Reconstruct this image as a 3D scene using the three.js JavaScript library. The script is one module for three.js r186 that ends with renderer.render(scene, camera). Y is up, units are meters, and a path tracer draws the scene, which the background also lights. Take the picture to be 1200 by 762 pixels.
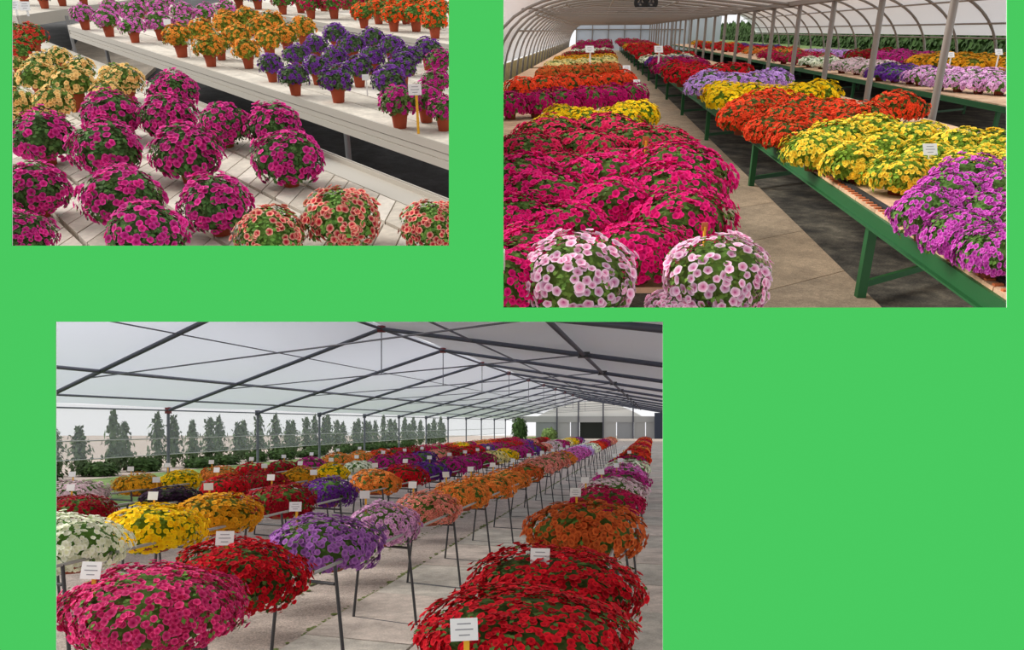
import * as THREE from 'three';
import { mergeGeometries } from 'three/addons/utils/BufferGeometryUtils.js';

// ---------------------------------------------------------------- camera, sky, exposure
// A green display board with three rectangular openings; behind each opening stands a part of a flower nursery.
const V3 = THREE.Vector3;
const EYE = new V3(0, 1.5, 0), F = 1000, CX = 600, CY = 497, BOARD = 2.0;
const scene = new THREE.Scene();
const camera = new THREE.PerspectiveCamera(2 * Math.atan(CY / F) * 180 / Math.PI, 1200 / (2 * CY), 0.05, 500);
camera.position.copy(EYE); camera.lookAt(0, EYE.y, -10);
camera.setViewOffset(1200, 2 * CY, 0, 0, 1200, 762);           // shifted lens: level camera, horizon low in the frame
const SKY = 1.0;
scene.background = new THREE.Color().setRGB(0.985, 0.99, 1.0);  // even overcast sky all around
scene.backgroundIntensity = SKY;
const sun = new THREE.DirectionalLight(new THREE.Color().setRGB(1, 0.97, 0.92), 3.2);   // hazy sun, low from the open side of the houses
sun.position.copy(EYE).add(new V3(-0.75, 0.62, -0.26).multiplyScalar(80)); sun.target.position.set(0, EYE.y, -15); scene.add(sun, sun.target);
sun.castShadow = true; sun.shadow.radius = 45; sun.shadow.mapSize.set(2048, 2048);
Object.assign(sun.shadow.camera, { left: -60, right: 60, top: 60, bottom: -60, near: 1, far: 260 });
const renderer = new THREE.WebGLRenderer();
renderer.toneMapping = THREE.LinearToneMapping; renderer.toneMappingExposure = 1.0;
renderer.shadowMap.enabled = true;

// ---------------------------------------------------------------- helpers
function rng(seed) { let a = seed >>> 0; return () => { a = (a + 0x6D2B79F5) | 0; let t = Math.imul(a ^ (a >>> 15), 1 | a); t = (t + Math.imul(t ^ (t >>> 7), 61 | t)) ^ t; return ((t ^ (t >>> 14)) >>> 0) / 4294967296; }; }
const rgb = (r, g, b) => new THREE.Color().setRGB(r / 255, g / 255, b / 255, THREE.SRGBColorSpace);
const nth = (k) => ['first', 'second', 'third', 'fourth', 'fifth', 'sixth', 'seventh', 'eighth', 'ninth', 'tenth', 'eleventh', 'twelfth', 'thirteenth', 'fourteenth', 'fifteenth', 'sixteenth', 'seventeenth', 'eighteenth', 'nineteenth', 'twentieth'][k] ?? (k < 29 ? 'twenty-' + nth(k - 20) : k === 29 ? 'thirtieth' : k < 39 ? 'thirty-' + nth(k - 30) : 'fortieth');
const used = {};
function numbered(n) { const k = used[n] = (used[n] ?? -1) + 1; return k ? `${n}_${String(k).padStart(3, '0')}` : n; }

// A nursery: its level ground is pitched against the board so that each opening looks along it or down on it.
class Nursery {
  constructor(horizonY, vanishX) {
    this.t = Math.atan((CY - horizonY) / F);
    this.q = new THREE.Quaternion().setFromAxisAngle(new V3(1, 0, 0), this.t);
    this.qi = this.q.clone().invert();
    const d = new V3(vanishX - CX, CY - horizonY, -F).applyQuaternion(this.qi);
    this.k = d.x / -d.z;                                        // run of the rows: sideways metres per metre of depth
  }
  hit(px, py, drop) { const d = new V3(px - CX, CY - py, -F).applyQuaternion(this.qi); return d.multiplyScalar(drop / -d.y); }   // point on the level that lies `drop` under the eye
  depth(p) { return -p.clone().applyQuaternion(this.q).z; }
  pix(p) { const c = p.clone().applyQuaternion(this.q); return [CX + F * c.x / -c.z, CY - F * c.y / -c.z]; }
  row(u, y, Z) { return new V3(u + this.k * Z, y, -Z); }        // a point on a row
  u(p) { return p.x + this.k * p.z; }
  put(o, p, turn = 0) { o.position.copy(p).applyQuaternion(this.q).add(EYE); o.quaternion.copy(this.q).multiply(new THREE.Quaternion().setFromAxisAngle(new V3(0, 1, 0), turn)); return o; }
}
function tag(o, label, category, group, kind) { o.userData.label = label; if (category) o.userData.category = category; if (group) o.userData.group = group; if (kind) o.userData.kind = kind; return o; }
function thing(W, name, label, category, p, group, kind) {
  const o = new THREE.Group(); o.name = numbered(name); scene.add(o); W.put(o, p); o.org = p.clone();
  return tag(o, label, category, group, kind);
}
function shade(m) { m.castShadow = true; m.receiveShadow = true; return m; }
// geometry given in the nursery's own axes, moved to the thing's base
function part(t, name, geos, mat, label) {
  const g = Array.isArray(geos) ? (geos.length > 1 ? mergeGeometries(geos) : geos[0]) : geos;
  if (t.org) g.translate(-t.org.x, -t.org.y, -t.org.z);
  const m = shade(new THREE.Mesh(g, mat)); m.name = name; t.add(m);
  if (t.org) m.org = t.org;
  if (label) m.userData.label = label;
  return m;
}
// flat prism over a polygon [x, z] between heights y0 and y1, uv in metres
function prism(poly, y0, y1) {
  let area = 0; poly.forEach((a, i) => { const b = poly[(i + 1) % poly.length]; area += a[0] * b[1] - b[0] * a[1]; });
  const P = area > 0 ? poly.slice().reverse() : poly, n = P.length, pos = [], uv = [], idx = [];
  const tri = (...v) => { for (const [x, y, z, s, t] of v) { idx.push(pos.length / 3); pos.push(x, y, z); uv.push(s, t); } };
  const T = (i) => [P[i][0], y1, P[i][1], P[i][0], P[i][1]], Bm = (i) => [P[i][0], y0, P[i][1], P[i][0], P[i][1]];
  for (let i = 1; i < n - 1; i++) { tri(T(0), T(i), T(i + 1)); tri(Bm(0), Bm(i + 1), Bm(i)); }
  let run = 0;
  for (let i = 0; i < n; i++) {
    const a = P[i], b = P[(i + 1) % n], L = Math.hypot(b[0] - a[0], b[1] - a[1]);
    const q = [[a[0], y0, a[1], run, y0], [b[0], y0, b[1], run + L, y0], [b[0], y1, b[1], run + L, y1], [a[0], y1, a[1], run, y1]];
    tri(q[0], q[1], q[2]); tri(q[0], q[2], q[3]); run += L;
  }
  const g = new THREE.BufferGeometry();
  g.setAttribute('position', new THREE.Float32BufferAttribute(pos, 3)); g.setAttribute('uv', new THREE.Float32BufferAttribute(uv, 2)); g.setIndex(idx); g.computeVertexNormals();
  return g;
}
function pipe(a, b, r, n = 8) { const d = b.clone().sub(a), g = new THREE.CylinderGeometry(r, r, d.length(), n, 1); g.applyQuaternion(new THREE.Quaternion().setFromUnitVectors(new V3(0, 1, 0), d.clone().normalize())); g.translate(...a.clone().add(b).multiplyScalar(0.5).toArray()); return g; }
function beam(a, b, w, h) {                                     // box from a to b, w across and h high
  const d = b.clone().sub(a), L = d.length(), g = new THREE.BoxGeometry(w, h, L), z = d.normalize(), x = new V3(0, 1, 0).cross(z).normalize(), y = z.clone().cross(x);
  g.applyMatrix4(new THREE.Matrix4().makeBasis(x, y, z)); g.translate(...a.clone().add(b).multiplyScalar(0.5).toArray()); return g;
}
function box(p, w, h, d, turn = 0) { const g = new THREE.BoxGeometry(w, h, d); g.rotateY(turn); g.translate(p.x, p.y, p.z); return g; }
function tube(pts, r, seg = 20, n = 6) { return new THREE.TubeGeometry(new THREE.CatmullRomCurve3(pts), seg, r, n); }

// ---------------------------------------------------------------- textures and materials
function noiseTex(size, fn, repeat, srgb = true) {
  const d = new Uint8Array(size * size * 4);
  for (let y = 0; y < size; y++) for (let x = 0; x < size; x++) { const c = fn(x, y); d.set([c[0], c[1], c[2], 255], (y * size + x) * 4); }
  const t = new THREE.DataTexture(d, size, size); t.wrapS = t.wrapT = THREE.RepeatWrapping; t.magFilter = THREE.LinearFilter; t.minFilter = THREE.LinearMipmapLinearFilter;
  if (srgb) t.colorSpace = THREE.SRGBColorSpace; t.repeat.set(repeat, repeat); t.needsUpdate = true; return t;
}
function lattice(seed, n) { const r = rng(seed), v = Array.from({ length: n * n }, r); return (x, y) => { x = ((x % n) + n) % n; y = ((y % n) + n) % n; const i = Math.floor(x), j = Math.floor(y), f = x - i, g = y - j, s = f * f * (3 - 2 * f), t = g * g * (3 - 2 * g), a = (p, q) => v[(q % n) * n + (p % n)]; return (a(i, j) * (1 - s) + a(i + 1, j) * s) * (1 - t) + (a(i, j + 1) * (1 - s) + a(i + 1, j + 1) * s) * t; }; }
function speckle(seed, base, grain, blotch, repeat) {
  const r = rng(seed), L = lattice(seed + 1, 8), M = lattice(seed + 2, 32), S = 256;
  return noiseTex(S, (x, y) => { const k = 1 + (r() - 0.5) * grain + (L(x / 32, y / 32) - 0.5) * blotch + (M(x / 8, y / 8) - 0.5) * blotch * 0.7; return base.map((c) => Math.max(0, Math.min(255, c * k))); }, repeat);
}
const std = (color, roughness = 0.8, more = {}) => new THREE.MeshStandardMaterial({ color, roughness, ...more });
const MAT = {
  board: new THREE.MeshLambertMaterial({ color: new THREE.Color().setRGB(0.067 / SKY, 0.584 / SKY, 0.114 / SKY) }),
  base: std(rgb(225, 225, 222), 0.9),
  petal: new THREE.MeshPhysicalMaterial({ color: 0xffffff, roughness: 0.9, specularIntensity: 0.25, transmission: 0.25, thickness: 0, vertexColors: true, side: THREE.DoubleSide }),
  leaf: new THREE.MeshPhysicalMaterial({ color: 0xffffff, roughness: 0.8, specularIntensity: 0.4, vertexColors: true, side: THREE.DoubleSide }),
  clay: std(rgb(168, 74, 44), 0.85), clayDark: std(rgb(146, 70, 46), 0.9),
  benchTop: std(0xffffff, 0.85, { map: speckle(11, [206, 197, 182], 0.06, 0.12, 2.2) }),
  benchTop2: std(0xffffff, 0.85, { map: speckle(12, [196, 187, 172], 0.06, 0.14, 2.2) }),
  benchTop3: std(0xffffff, 0.85, { map: speckle(13, [213, 205, 192], 0.05, 0.1, 2.2) }),
  alu: std(rgb(186, 180, 168), 0.55, { metalness: 0.25 }),
  steel: std(rgb(150, 150, 150), 0.5, { metalness: 0.6 }),
  black: std(0xffffff, 0.9, { map: speckle(14, [50, 50, 51], 0.5, 0.6, 0.8) }),
  concretePath: std(0xffffff, 0.95, { map: speckle(15, [178, 165, 148], 0.18, 0.15, 0.7) }),
  slab2: std(0xffffff, 0.95, { map: speckle(16, [182, 160, 132], 0.34, 0.14, 1.1) }),
  slab2b: std(0xffffff, 0.95, { map: speckle(17, [174, 154, 128], 0.34, 0.16, 1.1) }),
  soil2: std(0xffffff, 0.95, { map: speckle(18, [80, 76, 66], 0.5, 0.8, 0.5) }),
  plank: std(0xffffff, 0.85, { map: speckle(19, [220, 182, 146], 0.06, 0.16, 1.4) }),
  plankB: std(0xffffff, 0.85, { map: speckle(20, [209, 170, 134], 0.06, 0.16, 1.4) }),
  green: std(rgb(24, 92, 42), 0.55), rubber: std(rgb(28, 28, 28), 0.8), orangeBit: std(rgb(196, 110, 62), 0.8),
  hoop: std(rgb(140, 132, 124), 0.6, { metalness: 0.3 }), hoop3: std(rgb(84, 86, 98), 0.6, { metalness: 0.3 }), thin3: std(rgb(110, 112, 122), 0.6, { metalness: 0.3 }),
  print: std(rgb(150, 150, 154), 0.9),
  redJoint: std(rgb(120, 50, 52), 0.6),
  film: new THREE.MeshPhysicalMaterial({ color: rgb(244, 245, 248), roughness: 1, transmission: 0.6, thickness: 0, side: THREE.DoubleSide }),
  film3: new THREE.MeshPhysicalMaterial({ color: rgb(232, 238, 253), roughness: 1, transmission: 0.62, thickness: 0, side: THREE.DoubleSide }),
  haze: std(rgb(205, 208, 212), 0.9, { transparent: true, opacity: 0.3, side: THREE.DoubleSide }),
  tanBoard: std(0xffffff, 0.9, { map: speckle(21, [186, 166, 112], 0.1, 0.16, 1) }),
  grass: std(0xffffff, 0.95, { map: speckle(22, [90, 114, 50], 0.4, 0.5, 0.4) }),
  white: std(rgb(238, 238, 236), 0.7), yellowTag: std(rgb(240, 180, 40), 0.6), greenTag: std(rgb(40, 120, 70), 0.6),
  gravel3: std(0xffffff, 0.95, { map: speckle(23, [176, 162, 152], 0.4, 0.16, 0.5) }),
  slab3: std(0xffffff, 0.95, { map: speckle(24, [176, 170, 160], 0.16, 0.2, 0.5) }),
  slab3b: std(0xffffff, 0.95, { map: speckle(25, [184, 172, 162], 0.16, 0.2, 0.5) }),
  darkBar: std(rgb(70, 70, 72), 0.5, { metalness: 0.4 }), pale: std(rgb(176, 176, 172), 0.5, { metalness: 0.3 }),
  moss: std(0xffffff, 0.95, { map: speckle(26, [104, 116, 58], 0.5, 0.5, 3) }),
  trunk: std(rgb(92, 78, 60), 0.9), panel3: std(rgb(148, 152, 158), 0.8), panel3b: std(rgb(168, 170, 172), 0.8), dark3: std(rgb(38, 44, 40), 0.9), blue3: std(rgb(48, 56, 74), 0.8), endFilm: std(rgb(206, 214, 224), 0.9),
};

// ---------------------------------------------------------------- the green board with three openings
{
  const X = (px) => (px - CX) * BOARD / F, Y = (py) => (CY - py) * BOARD / F, s = new THREE.Shape();
  s.moveTo(X(-900), Y(1700)); s.lineTo(X(2100), Y(1700)); s.lineTo(X(2100), Y(-900)); s.lineTo(X(-900), Y(-900));
  for (const [x0, y0, x1, y1] of [[13.5, -40, 526, 288], [590, -40, 1180.5, 360.5], [65, 377, 777, 800]]) {
    const h = new THREE.Path(); h.moveTo(X(x0), Y(y0)); h.lineTo(X(x1), Y(y0)); h.lineTo(X(x1), Y(y1)); h.lineTo(X(x0), Y(y1)); s.holes.push(h);
  }
  const g = new THREE.ExtrudeGeometry(s, { depth: 0.003, bevelEnabled: false });
  const m = shade(new THREE.Mesh(g, MAT.board)); m.name = 'wall_front'; m.position.set(0, EYE.y, -BOARD - 0.003); scene.add(m);
  const k = shade(new THREE.Mesh(new THREE.ExtrudeGeometry(s, { depth: 0.0015, bevelEnabled: false }), MAT.base)); k.name = 'backing'; k.position.z = -0.0016; m.add(k);
  tag(m, 'plain bright green board with three rectangular openings', 'wall', null, 'structure');
}

// ---------------------------------------------------------------- plants
class Maker {                                                    // collects small coloured pieces into one geometry
  constructor() { this.p = []; this.n = []; this.c = []; this.i = []; }
  add(t, M, tint) {
    const o = this.p.length / 3, v = new V3(), N = new THREE.Matrix3().getNormalMatrix(M);
    for (let k = 0; k < t.p.length; k += 3) {
      v.set(t.p[k], t.p[k + 1], t.p[k + 2]).applyMatrix4(M); this.p.push(v.x, v.y, v.z);
      v.set(t.n[k], t.n[k + 1], t.n[k + 2]).applyMatrix3(N).normalize(); this.n.push(v.x, v.y, v.z);
      this.c.push(t.c[k] * tint[0], t.c[k + 1] * tint[1], t.c[k + 2] * tint[2]);
    }
    for (const k of t.i) this.i.push(o + k);
  }
  build() { const g = new THREE.BufferGeometry(); for (const [k, a] of [['position', this.p], ['normal', this.n], ['color', this.c]]) g.setAttribute(k, new THREE.Float32BufferAttribute(a, 3)); g.setIndex(this.i); return g; }
}
function template(p, i, c) { const g = new THREE.BufferGeometry(); g.setAttribute('position', new THREE.Float32BufferAttribute(p, 3)); g.setIndex(i); g.computeVertexNormals(); return { p, i, c, n: Array.from(g.attributes.normal.array) }; }
// trumpet blossom, unit radius, opening along +y
function blossom(sp, detail) {
  const E = sp.eye ?? sp.petal, mid = sp.mid ?? E.clone().lerp(sp.petal, 0.6), edge = sp.edge ?? sp.petal, p = [], c = [], i = [];
  if (detail) {
    p.push(0, -0.22, 0); c.push(...E.toArray());
    for (let k = 0; k < 5; k++) { const a = (k + 0.5) * Math.PI * 0.4; p.push(0.4 * Math.cos(a), 0.02, 0.4 * Math.sin(a)); c.push(...mid.toArray()); }
    for (let k = 0; k < 10; k++) { const a = k * Math.PI * 0.2, out = k % 2; p.push((out ? 1 : 0.9) * Math.cos(a), out ? 0.12 : 0.18, (out ? 1 : 0.9) * Math.sin(a)); c.push(...(out ? edge : sp.petal).toArray()); }
    for (let k = 0; k < 5; k++) { const n = 1 + k, m = 1 + (k + 1) % 5, o = 6 + 2 * k, o1 = o + 1, o2 = 6 + (2 * k + 2) % 10; i.push(0, m, n, n, o1, o, n, o2, o1, n, m, o2); }
  } else {
    p.push(0, -0.12, 0); c.push(...E.clone().lerp(sp.petal, 0.35).toArray());
    for (let k = 0; k < 6; k++) { const a = k * Math.PI / 3; p.push(Math.cos(a), k % 2 ? 0.15 : 0.05, Math.sin(a)); c.push(...edge.toArray()); }
    for (let k = 0; k < 6; k++) i.push(0, 1 + (k + 1) % 6, 1 + k);
  }
  return template(p, i, c);
}
const LEAF = template([0, 0, 0, 0.34, 0.1, 0.5, 0, -0.02, 1, -0.34, 0.1, 0.5], [0, 2, 1, 0, 3, 2], new Array(12).fill(1));
const wob = (d, f, s) => Math.sin(d.x * f + s) * Math.cos(d.z * f * 1.13 + s * 1.7) + 0.6 * Math.sin(d.y * f * 1.31 + d.x * f * 0.7 + s * 2.3) * Math.cos(d.z * f * 0.9 - s);
function turnTo(n, spin) { return new THREE.Quaternion().setFromUnitVectors(new V3(0, 1, 0), n).multiply(new THREE.Quaternion().setFromAxisAngle(new V3(0, 1, 0), spin)); }
// a mound of foliage covered with blossoms: half width 1, half height sp.e, centre at 0
function mound(sp, seed, o) {
  const r = rng(seed), e = o.e, s = seed * 0.37, low = o.low ?? -0.55, ro = o.rough ?? 1, lump = (d) => 1 + 0.07 * ro * wob(d, 3.1, s) + 0.045 * ro * wob(d, 7.3, s + 2);
  const fol = new Maker(), core = new THREE.IcosahedronGeometry(1, o.detail ? 5 : 3), cp = core.attributes.position, q = [], cc = [], ci = [], v = new V3();
  const G = (sp.leaf ?? rgb(84, 122, 52)).clone().multiplyScalar(1.25), core0 = G;
  for (let k = 0; k < cp.count; k++) { v.fromBufferAttribute(cp, k).normalize(); const L = lump(v) * 0.75; q.push(v.x * L, Math.max(v.y, low - 0.1) * L * e, v.z * L); cc.push(core0.r, core0.g, core0.b); ci.push(k); }
  fol.add(template(q, ci, cc), new THREE.Matrix4(), [1, 1, 1]);
  const dir = () => { for (;;) { const z = 1 - 2 * r(), a = r() * 6.2832, h = Math.sqrt(1 - z * z); if (z > low) return new V3(h * Math.cos(a), z, h * Math.sin(a)); } };
  const M = new THREE.Matrix4(), sc = new V3();
  for (let k = 0; k < o.leaves * 1.5; k++) {
    const d = dir(), L = lump(d) * (0.76 + 0.24 * r()), n = new V3(d.x + (r() - 0.5), d.y / e + 0.5 + (r() - 0.5), d.z + (r() - 0.5)).normalize(), z = o.leafSize * (0.7 + 0.6 * r()), b = 0.65 + 0.7 * r();
    M.compose(new V3(d.x * L, d.y * L * e, d.z * L), turnTo(n, r() * 6.28), sc.set(z, z, z)); fol.add(LEAF, M, [G.r * b * (0.9 + 0.3 * r()), G.g * b, G.b * b]);
  }
  const spots = [], want = o.n;
  for (let tries = 0; spots.length < want && tries < want * 14; tries++) {
    const d = dir(); if (wob(d, 4.3, s + 5) * 0.5 + (r() - 0.5) * 0.9 < o.patch) continue;
    const z = o.size * (0.8 + 0.4 * r()), L = lump(d) * (0.96 + 0.07 * r()), p = new V3(d.x * L, d.y * L * e, d.z * L);
    if (o.apart && spots.some((t) => t.p.distanceToSquared(p) < (o.apart * o.size) ** 2)) continue;
    const n = new V3(d.x * 0.9 + (r() - 0.5) * 0.7, d.y / e * 0.9 + 0.22 + (r() - 0.5) * 0.7, d.z * 0.9 + (r() - 0.5) * 0.7).normalize();
    spots.push({ p, q: turnTo(n, r() * 6.28), z, b: 0.82 + 0.36 * r(), v: Math.floor(r() * 3) });
  }
  const extra = [];
  for (let tries = 0; o.more && extra.length < o.more && tries < o.more * 9; tries++) {
    const d = dir(); if (wob(d, 4.3, s + 5) * 0.5 + (r() - 0.5) * 0.9 < -0.8) continue;
    const z = o.size * (0.75 + 0.3 * r()), L = lump(d) * (0.91 + 0.06 * r()), n = new V3(d.x * 0.9 + (r() - 0.5) * 0.9, d.y / e * 0.9 + 0.2 + (r() - 0.5) * 0.9, d.z * 0.9 + (r() - 0.5) * 0.9).normalize();
    extra.push({ p: new V3(d.x * L, d.y * L * e, d.z * L), q: turnTo(n, r() * 6.28), z, b: 0.7 + 0.36 * r(), v: Math.floor(r() * 3) });
  }
  return { foliage: fol.build(), spots, extra };
}
function mergedBlossoms(sp, spots, detail) {
  const B = new Maker(), t = blossom(sp, detail), M = new THREE.Matrix4(), sc = new V3();
  for (const s of spots) { const a = sp.alt && s.v === 0 ? sp.alt : [1, 1, 1]; B.add(t, M.compose(s.p, s.q, sc.setScalar(s.z)), a.map((x) => x * s.b * vivid)); }
  return B.build();
}
const shared = {};
const once = (k, f) => shared[k] ??= f();
function potGeo(bowl) { return once('pot' + bowl, () => new THREE.LatheGeometry((bowl ? [[0, 0], [0.62, 0], [0.8, 0.3], [0.93, 0.8], [0.95, 0.82], [1, 0.84], [1, 1], [0.9, 1], [0.86, 0.9], [0, 0.9]] : [[0, 0], [0.7, 0], [0.88, 0.72], [0.9, 0.74], [1, 0.75], [1, 1], [0.9, 1], [0.88, 0.92], [0, 0.92]]).map(([x, y]) => new THREE.Vector2(x, y)), 18)); }
// o: w half width and h half height of the mound, lift of its centre, pot radius and height
function plant(W, p, name, label, category, group, sp, look, o) {
  const t = thing(W, name, label, category, p, group); t.org = null;
  const R = rng(Math.floor(Math.abs(p.x * 7919 + p.z * 104729)) + 3), variant = Math.floor(R() * (look.variants ?? 2)), key = `${sp.id}|${look.id}|${variant}`;
  const m = once('m' + key, () => mound(sp, 17 + variant * 31 + sp.id.length * 7 + look.id.length * 13 + sp.id.charCodeAt(0), look));
  if (o.pot) { const pot = shade(new THREE.Mesh(potGeo(o.bowl ? 1 : 0), o.potMat ?? MAT.clay)); pot.name = 'pot'; pot.scale.set(o.pot, o.potH, o.pot); t.add(pot); }
  const sc = new V3(o.w, o.h / look.e, o.w), turn = R() * 6.28;
  const fol = shade(new THREE.Mesh(m.foliage, MAT.leaf)); fol.name = 'foliage'; fol.userData.kind = 'stuff'; fol.scale.copy(sc); fol.position.y = o.lift; fol.rotation.y = turn; t.add(fol);
  const bunch = (spots, k) => { const b = shade(new THREE.Mesh(once(k + key, () => mergedBlossoms(sp, spots, look.detail)), MAT.petal)); b.name = 'blossoms'; b.userData.kind = 'stuff'; b.scale.copy(sc); b.position.copy(fol.position); b.rotation.y = turn; t.add(b); };
  if (m.extra.length) bunch(m.extra, 'x');
  if (look.single) {
    const geos = once('b' + sp.id, () => [[0.95, 1], [1.1, 1.04], [0.78, 0.95]].map(([b0, a]) => { const b = b0 * vivid; const B = new Maker(); B.add(blossom(sp, true), new THREE.Matrix4(), [b * a, b, b]); return B.build(); }));
    const A = new THREE.Matrix4().compose(fol.position, fol.quaternion.setFromEuler(fol.rotation), sc), pos = new V3();
    for (const s of m.spots) {
      const b = shade(new THREE.Mesh(geos[s.v], MAT.petal)); b.name = 'blossom';
      b.position.copy(pos.copy(s.p).applyMatrix4(A)); b.quaternion.copy(fol.quaternion).multiply(s.q); b.scale.setScalar(s.z * o.w); t.add(b);
    }
  } else bunch(m.spots, 'f');
  return t;
}
const spec = (id, petal, eye, more = {}) => ({ id, petal: rgb(...petal), eye: eye && rgb(...eye), ...more });
const vivid = 1.22;                                              // thin petals scatter most of the light they catch
const bright = rgb(100, 140, 50);
const SP = {
  pink: spec('pink', [222, 44, 146], [130, 8, 62], { edge: rgb(236, 92, 176), leaf: rgb(70, 104, 52) }),
  salmon: spec('salmon', [240, 156, 132], [150, 14, 40], { mid: rgb(196, 44, 62), edge: rgb(250, 206, 178), leaf: rgb(92, 132, 56) }),
  peach: spec('peach', [240, 190, 104], [160, 96, 40], { edge: rgb(250, 214, 140), leaf: rgb(86, 116, 46) }),
  brick: spec('brick', [206, 62, 46], [130, 20, 20]),
  candy: spec('candy', [218, 92, 186], [150, 30, 120], { edge: rgb(232, 128, 204) }),
  tangerine: spec('tangerine', [232, 132, 40], [140, 50, 20], { edge: rgb(240, 160, 60), leaf: rgb(110, 124, 40) }),
  purple: spec('purple', [104, 44, 140], [40, 10, 60], { edge: rgb(126, 66, 160), leaf: rgb(74, 96, 60) }),
  fuchsia: spec('fuchsia', [196, 44, 140], [110, 8, 60], { leaf: rgb(82, 106, 52) }),
  crimson: spec('crimson', [196, 24, 84], [110, 4, 34]),
  vermilion: spec('vermilion', [242, 92, 34], [180, 50, 14]),
  blush: spec('blush', [246, 216, 232], [184, 50, 116], { mid: rgb(226, 150, 190), edge: rgb(250, 228, 240), leaf: rgb(92, 124, 52) }),
  hot: spec('hot', [232, 16, 118], [140, 4, 60], { edge: rgb(238, 46, 140), leaf: rgb(80, 110, 44) }),
  rose: spec('rose', [220, 26, 84], [130, 6, 40], { edge: rgb(228, 50, 106), leaf: rgb(80, 104, 44) }),
  yellow: spec('yellow', [248, 214, 24], [200, 140, 10], { leaf: rgb(94, 124, 30) }),
  lemon: spec('lemon', [246, 214, 60], [200, 140, 20], { edge: rgb(250, 226, 96), leaf: rgb(110, 142, 40) }),
  plum: spec('plum', [184, 12, 100], [100, 2, 50]),
  scarlet: spec('scarlet', [230, 74, 34], [150, 26, 10], { leaf: rgb(74, 90, 34) }),
  rust: spec('rust', [196, 84, 38], [120, 30, 10], { edge: rgb(214, 108, 50) }),
  cream: spec('cream', [240, 228, 168], [220, 190, 70]),
  white: spec('white', [238, 240, 226], [200, 206, 150]),
  orchid: spec('orchid', [208, 70, 190], [130, 20, 110], { edge: rgb(230, 140, 216) }),
  lilac: spec('lilac', [196, 146, 220], [130, 70, 170], { edge: rgb(214, 174, 232) }),
  red: spec('red', [208, 18, 36], [110, 4, 14], { leaf: rgb(64, 90, 40) }),
  darkred: spec('darkred', [160, 14, 36], [80, 2, 10]),
  violet: spec('violet', [112, 52, 150], [50, 14, 80]),
  mauve: spec('mauve', [150, 84, 172], [80, 30, 100], { edge: rgb(176, 116, 192) }),
  blackish: spec('blackish', [52, 28, 52], [20, 8, 20], { leaf: rgb(46, 56, 36) }),
  golden: spec('golden', [228, 166, 34], [150, 90, 20], { leaf: rgb(96, 106, 30) }),
  amber: spec('amber', [230, 124, 42], [150, 60, 20], { edge: rgb(238, 150, 70) }),
  coral: spec('coral', [226, 124, 108], [160, 50, 60], { edge: rgb(236, 160, 140) }),
  pinkmix: spec('pinkmix', [226, 52, 122], [140, 10, 60], { edge: rgb(240, 96, 156) }),
  palepink: spec('palepink', [224, 202, 206], [160, 110, 130]),
  mixlilac: spec('mixlilac', [206, 132, 196], [130, 60, 130], { edge: rgb(226, 176, 214), alt: [1.15, 1.3, 1.15] }),
};
const LOOK = {
  ball: { id: 'ball', e: 0.8, n: 225, size: 0.106, leaves: 800, leafSize: 0.15, patch: -0.12, apart: 0.78, detail: true, single: true, variants: 3, low: -0.75, rough: 1.4 },
  small: { id: 'small', e: 0.85, n: 140, size: 0.125, leaves: 360, leafSize: 0.21, patch: -0.15, detail: false, variants: 3, rough: 1.6 },
  blush: { id: 'blush', e: 0.72, n: 298, size: 0.092, leaves: 800, leafSize: 0.11, patch: -0.45, apart: 0.78, detail: true, single: true, variants: 3, low: -0.75 },
  mass: { id: 'mass', e: 0.5, n: 560, size: 0.066, leaves: 520, leafSize: 0.12, patch: -0.3, detail: true, variants: 4, low: -0.5, rough: 1.8 },
  leafy: { id: 'leafy', e: 0.5, n: 330, size: 0.07, leaves: 800, leafSize: 0.13, patch: -0.3, detail: true, variants: 4, low: -0.5, rough: 1.8 },
  far: { id: 'far', e: 0.55, n: 300, size: 0.1, leaves: 170, leafSize: 0.15, patch: -0.45, detail: false, variants: 2, low: -0.4, rough: 1.5 },
  basketNear: { id: 'basketNear', e: 0.5, n: 298, size: 0.046, leaves: 900, leafSize: 0.07, patch: -0.85, apart: 1.1, detail: true, single: true, more: 1650, variants: 2, low: -0.75, rough: 1.5 },
  basket: { id: 'basket', e: 0.5, n: 960, size: 0.06, leaves: 420, leafSize: 0.09, patch: -0.85, detail: false, variants: 2, low: -0.7, rough: 1.5 },
  basketFar: { id: 'basketFar', e: 0.5, n: 340, size: 0.09, leaves: 120, leafSize: 0.12, patch: -0.7, detail: false, variants: 2, low: -0.6, rough: 1.3 },
};

// a name card on a stake: card w wide, its middle `up` above the point p
function card(W, p, w, up, turn, label, group, stake = MAT.yellowTag, tilt = -0.25, print = true) {
  const t = thing(W, 'plant_label', label, 'label', p, group); t.org = null; W.put(t, p, turn);
  const c = shade(new THREE.Mesh(once('card', () => new THREE.BoxGeometry(1, 0.8, 0.02)), MAT.white)); c.name = 'card'; c.scale.setScalar(w); c.position.set(0, up, 0); c.rotation.x = tilt; t.add(c);
  for (let k = 0; print && k < 3; k++) { const l = shade(new THREE.Mesh(once('line' + k, () => new THREE.BoxGeometry([0.5, 0.66, 0.4][k], 0.045, 0.01)), MAT.print)); l.name = 'print_line'; l.position.set(0, 0.2 - k * 0.2, 0.012); c.add(l); }
  const s = shade(new THREE.Mesh(once('stake', () => new THREE.BoxGeometry(1, 1, 1)), stake)); s.name = 'stake'; s.scale.set(w * 0.2, up, w * 0.06); s.position.set(w * 0.1, up * 0.5, -w * 0.06); t.add(s);
  return t;
}
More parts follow.
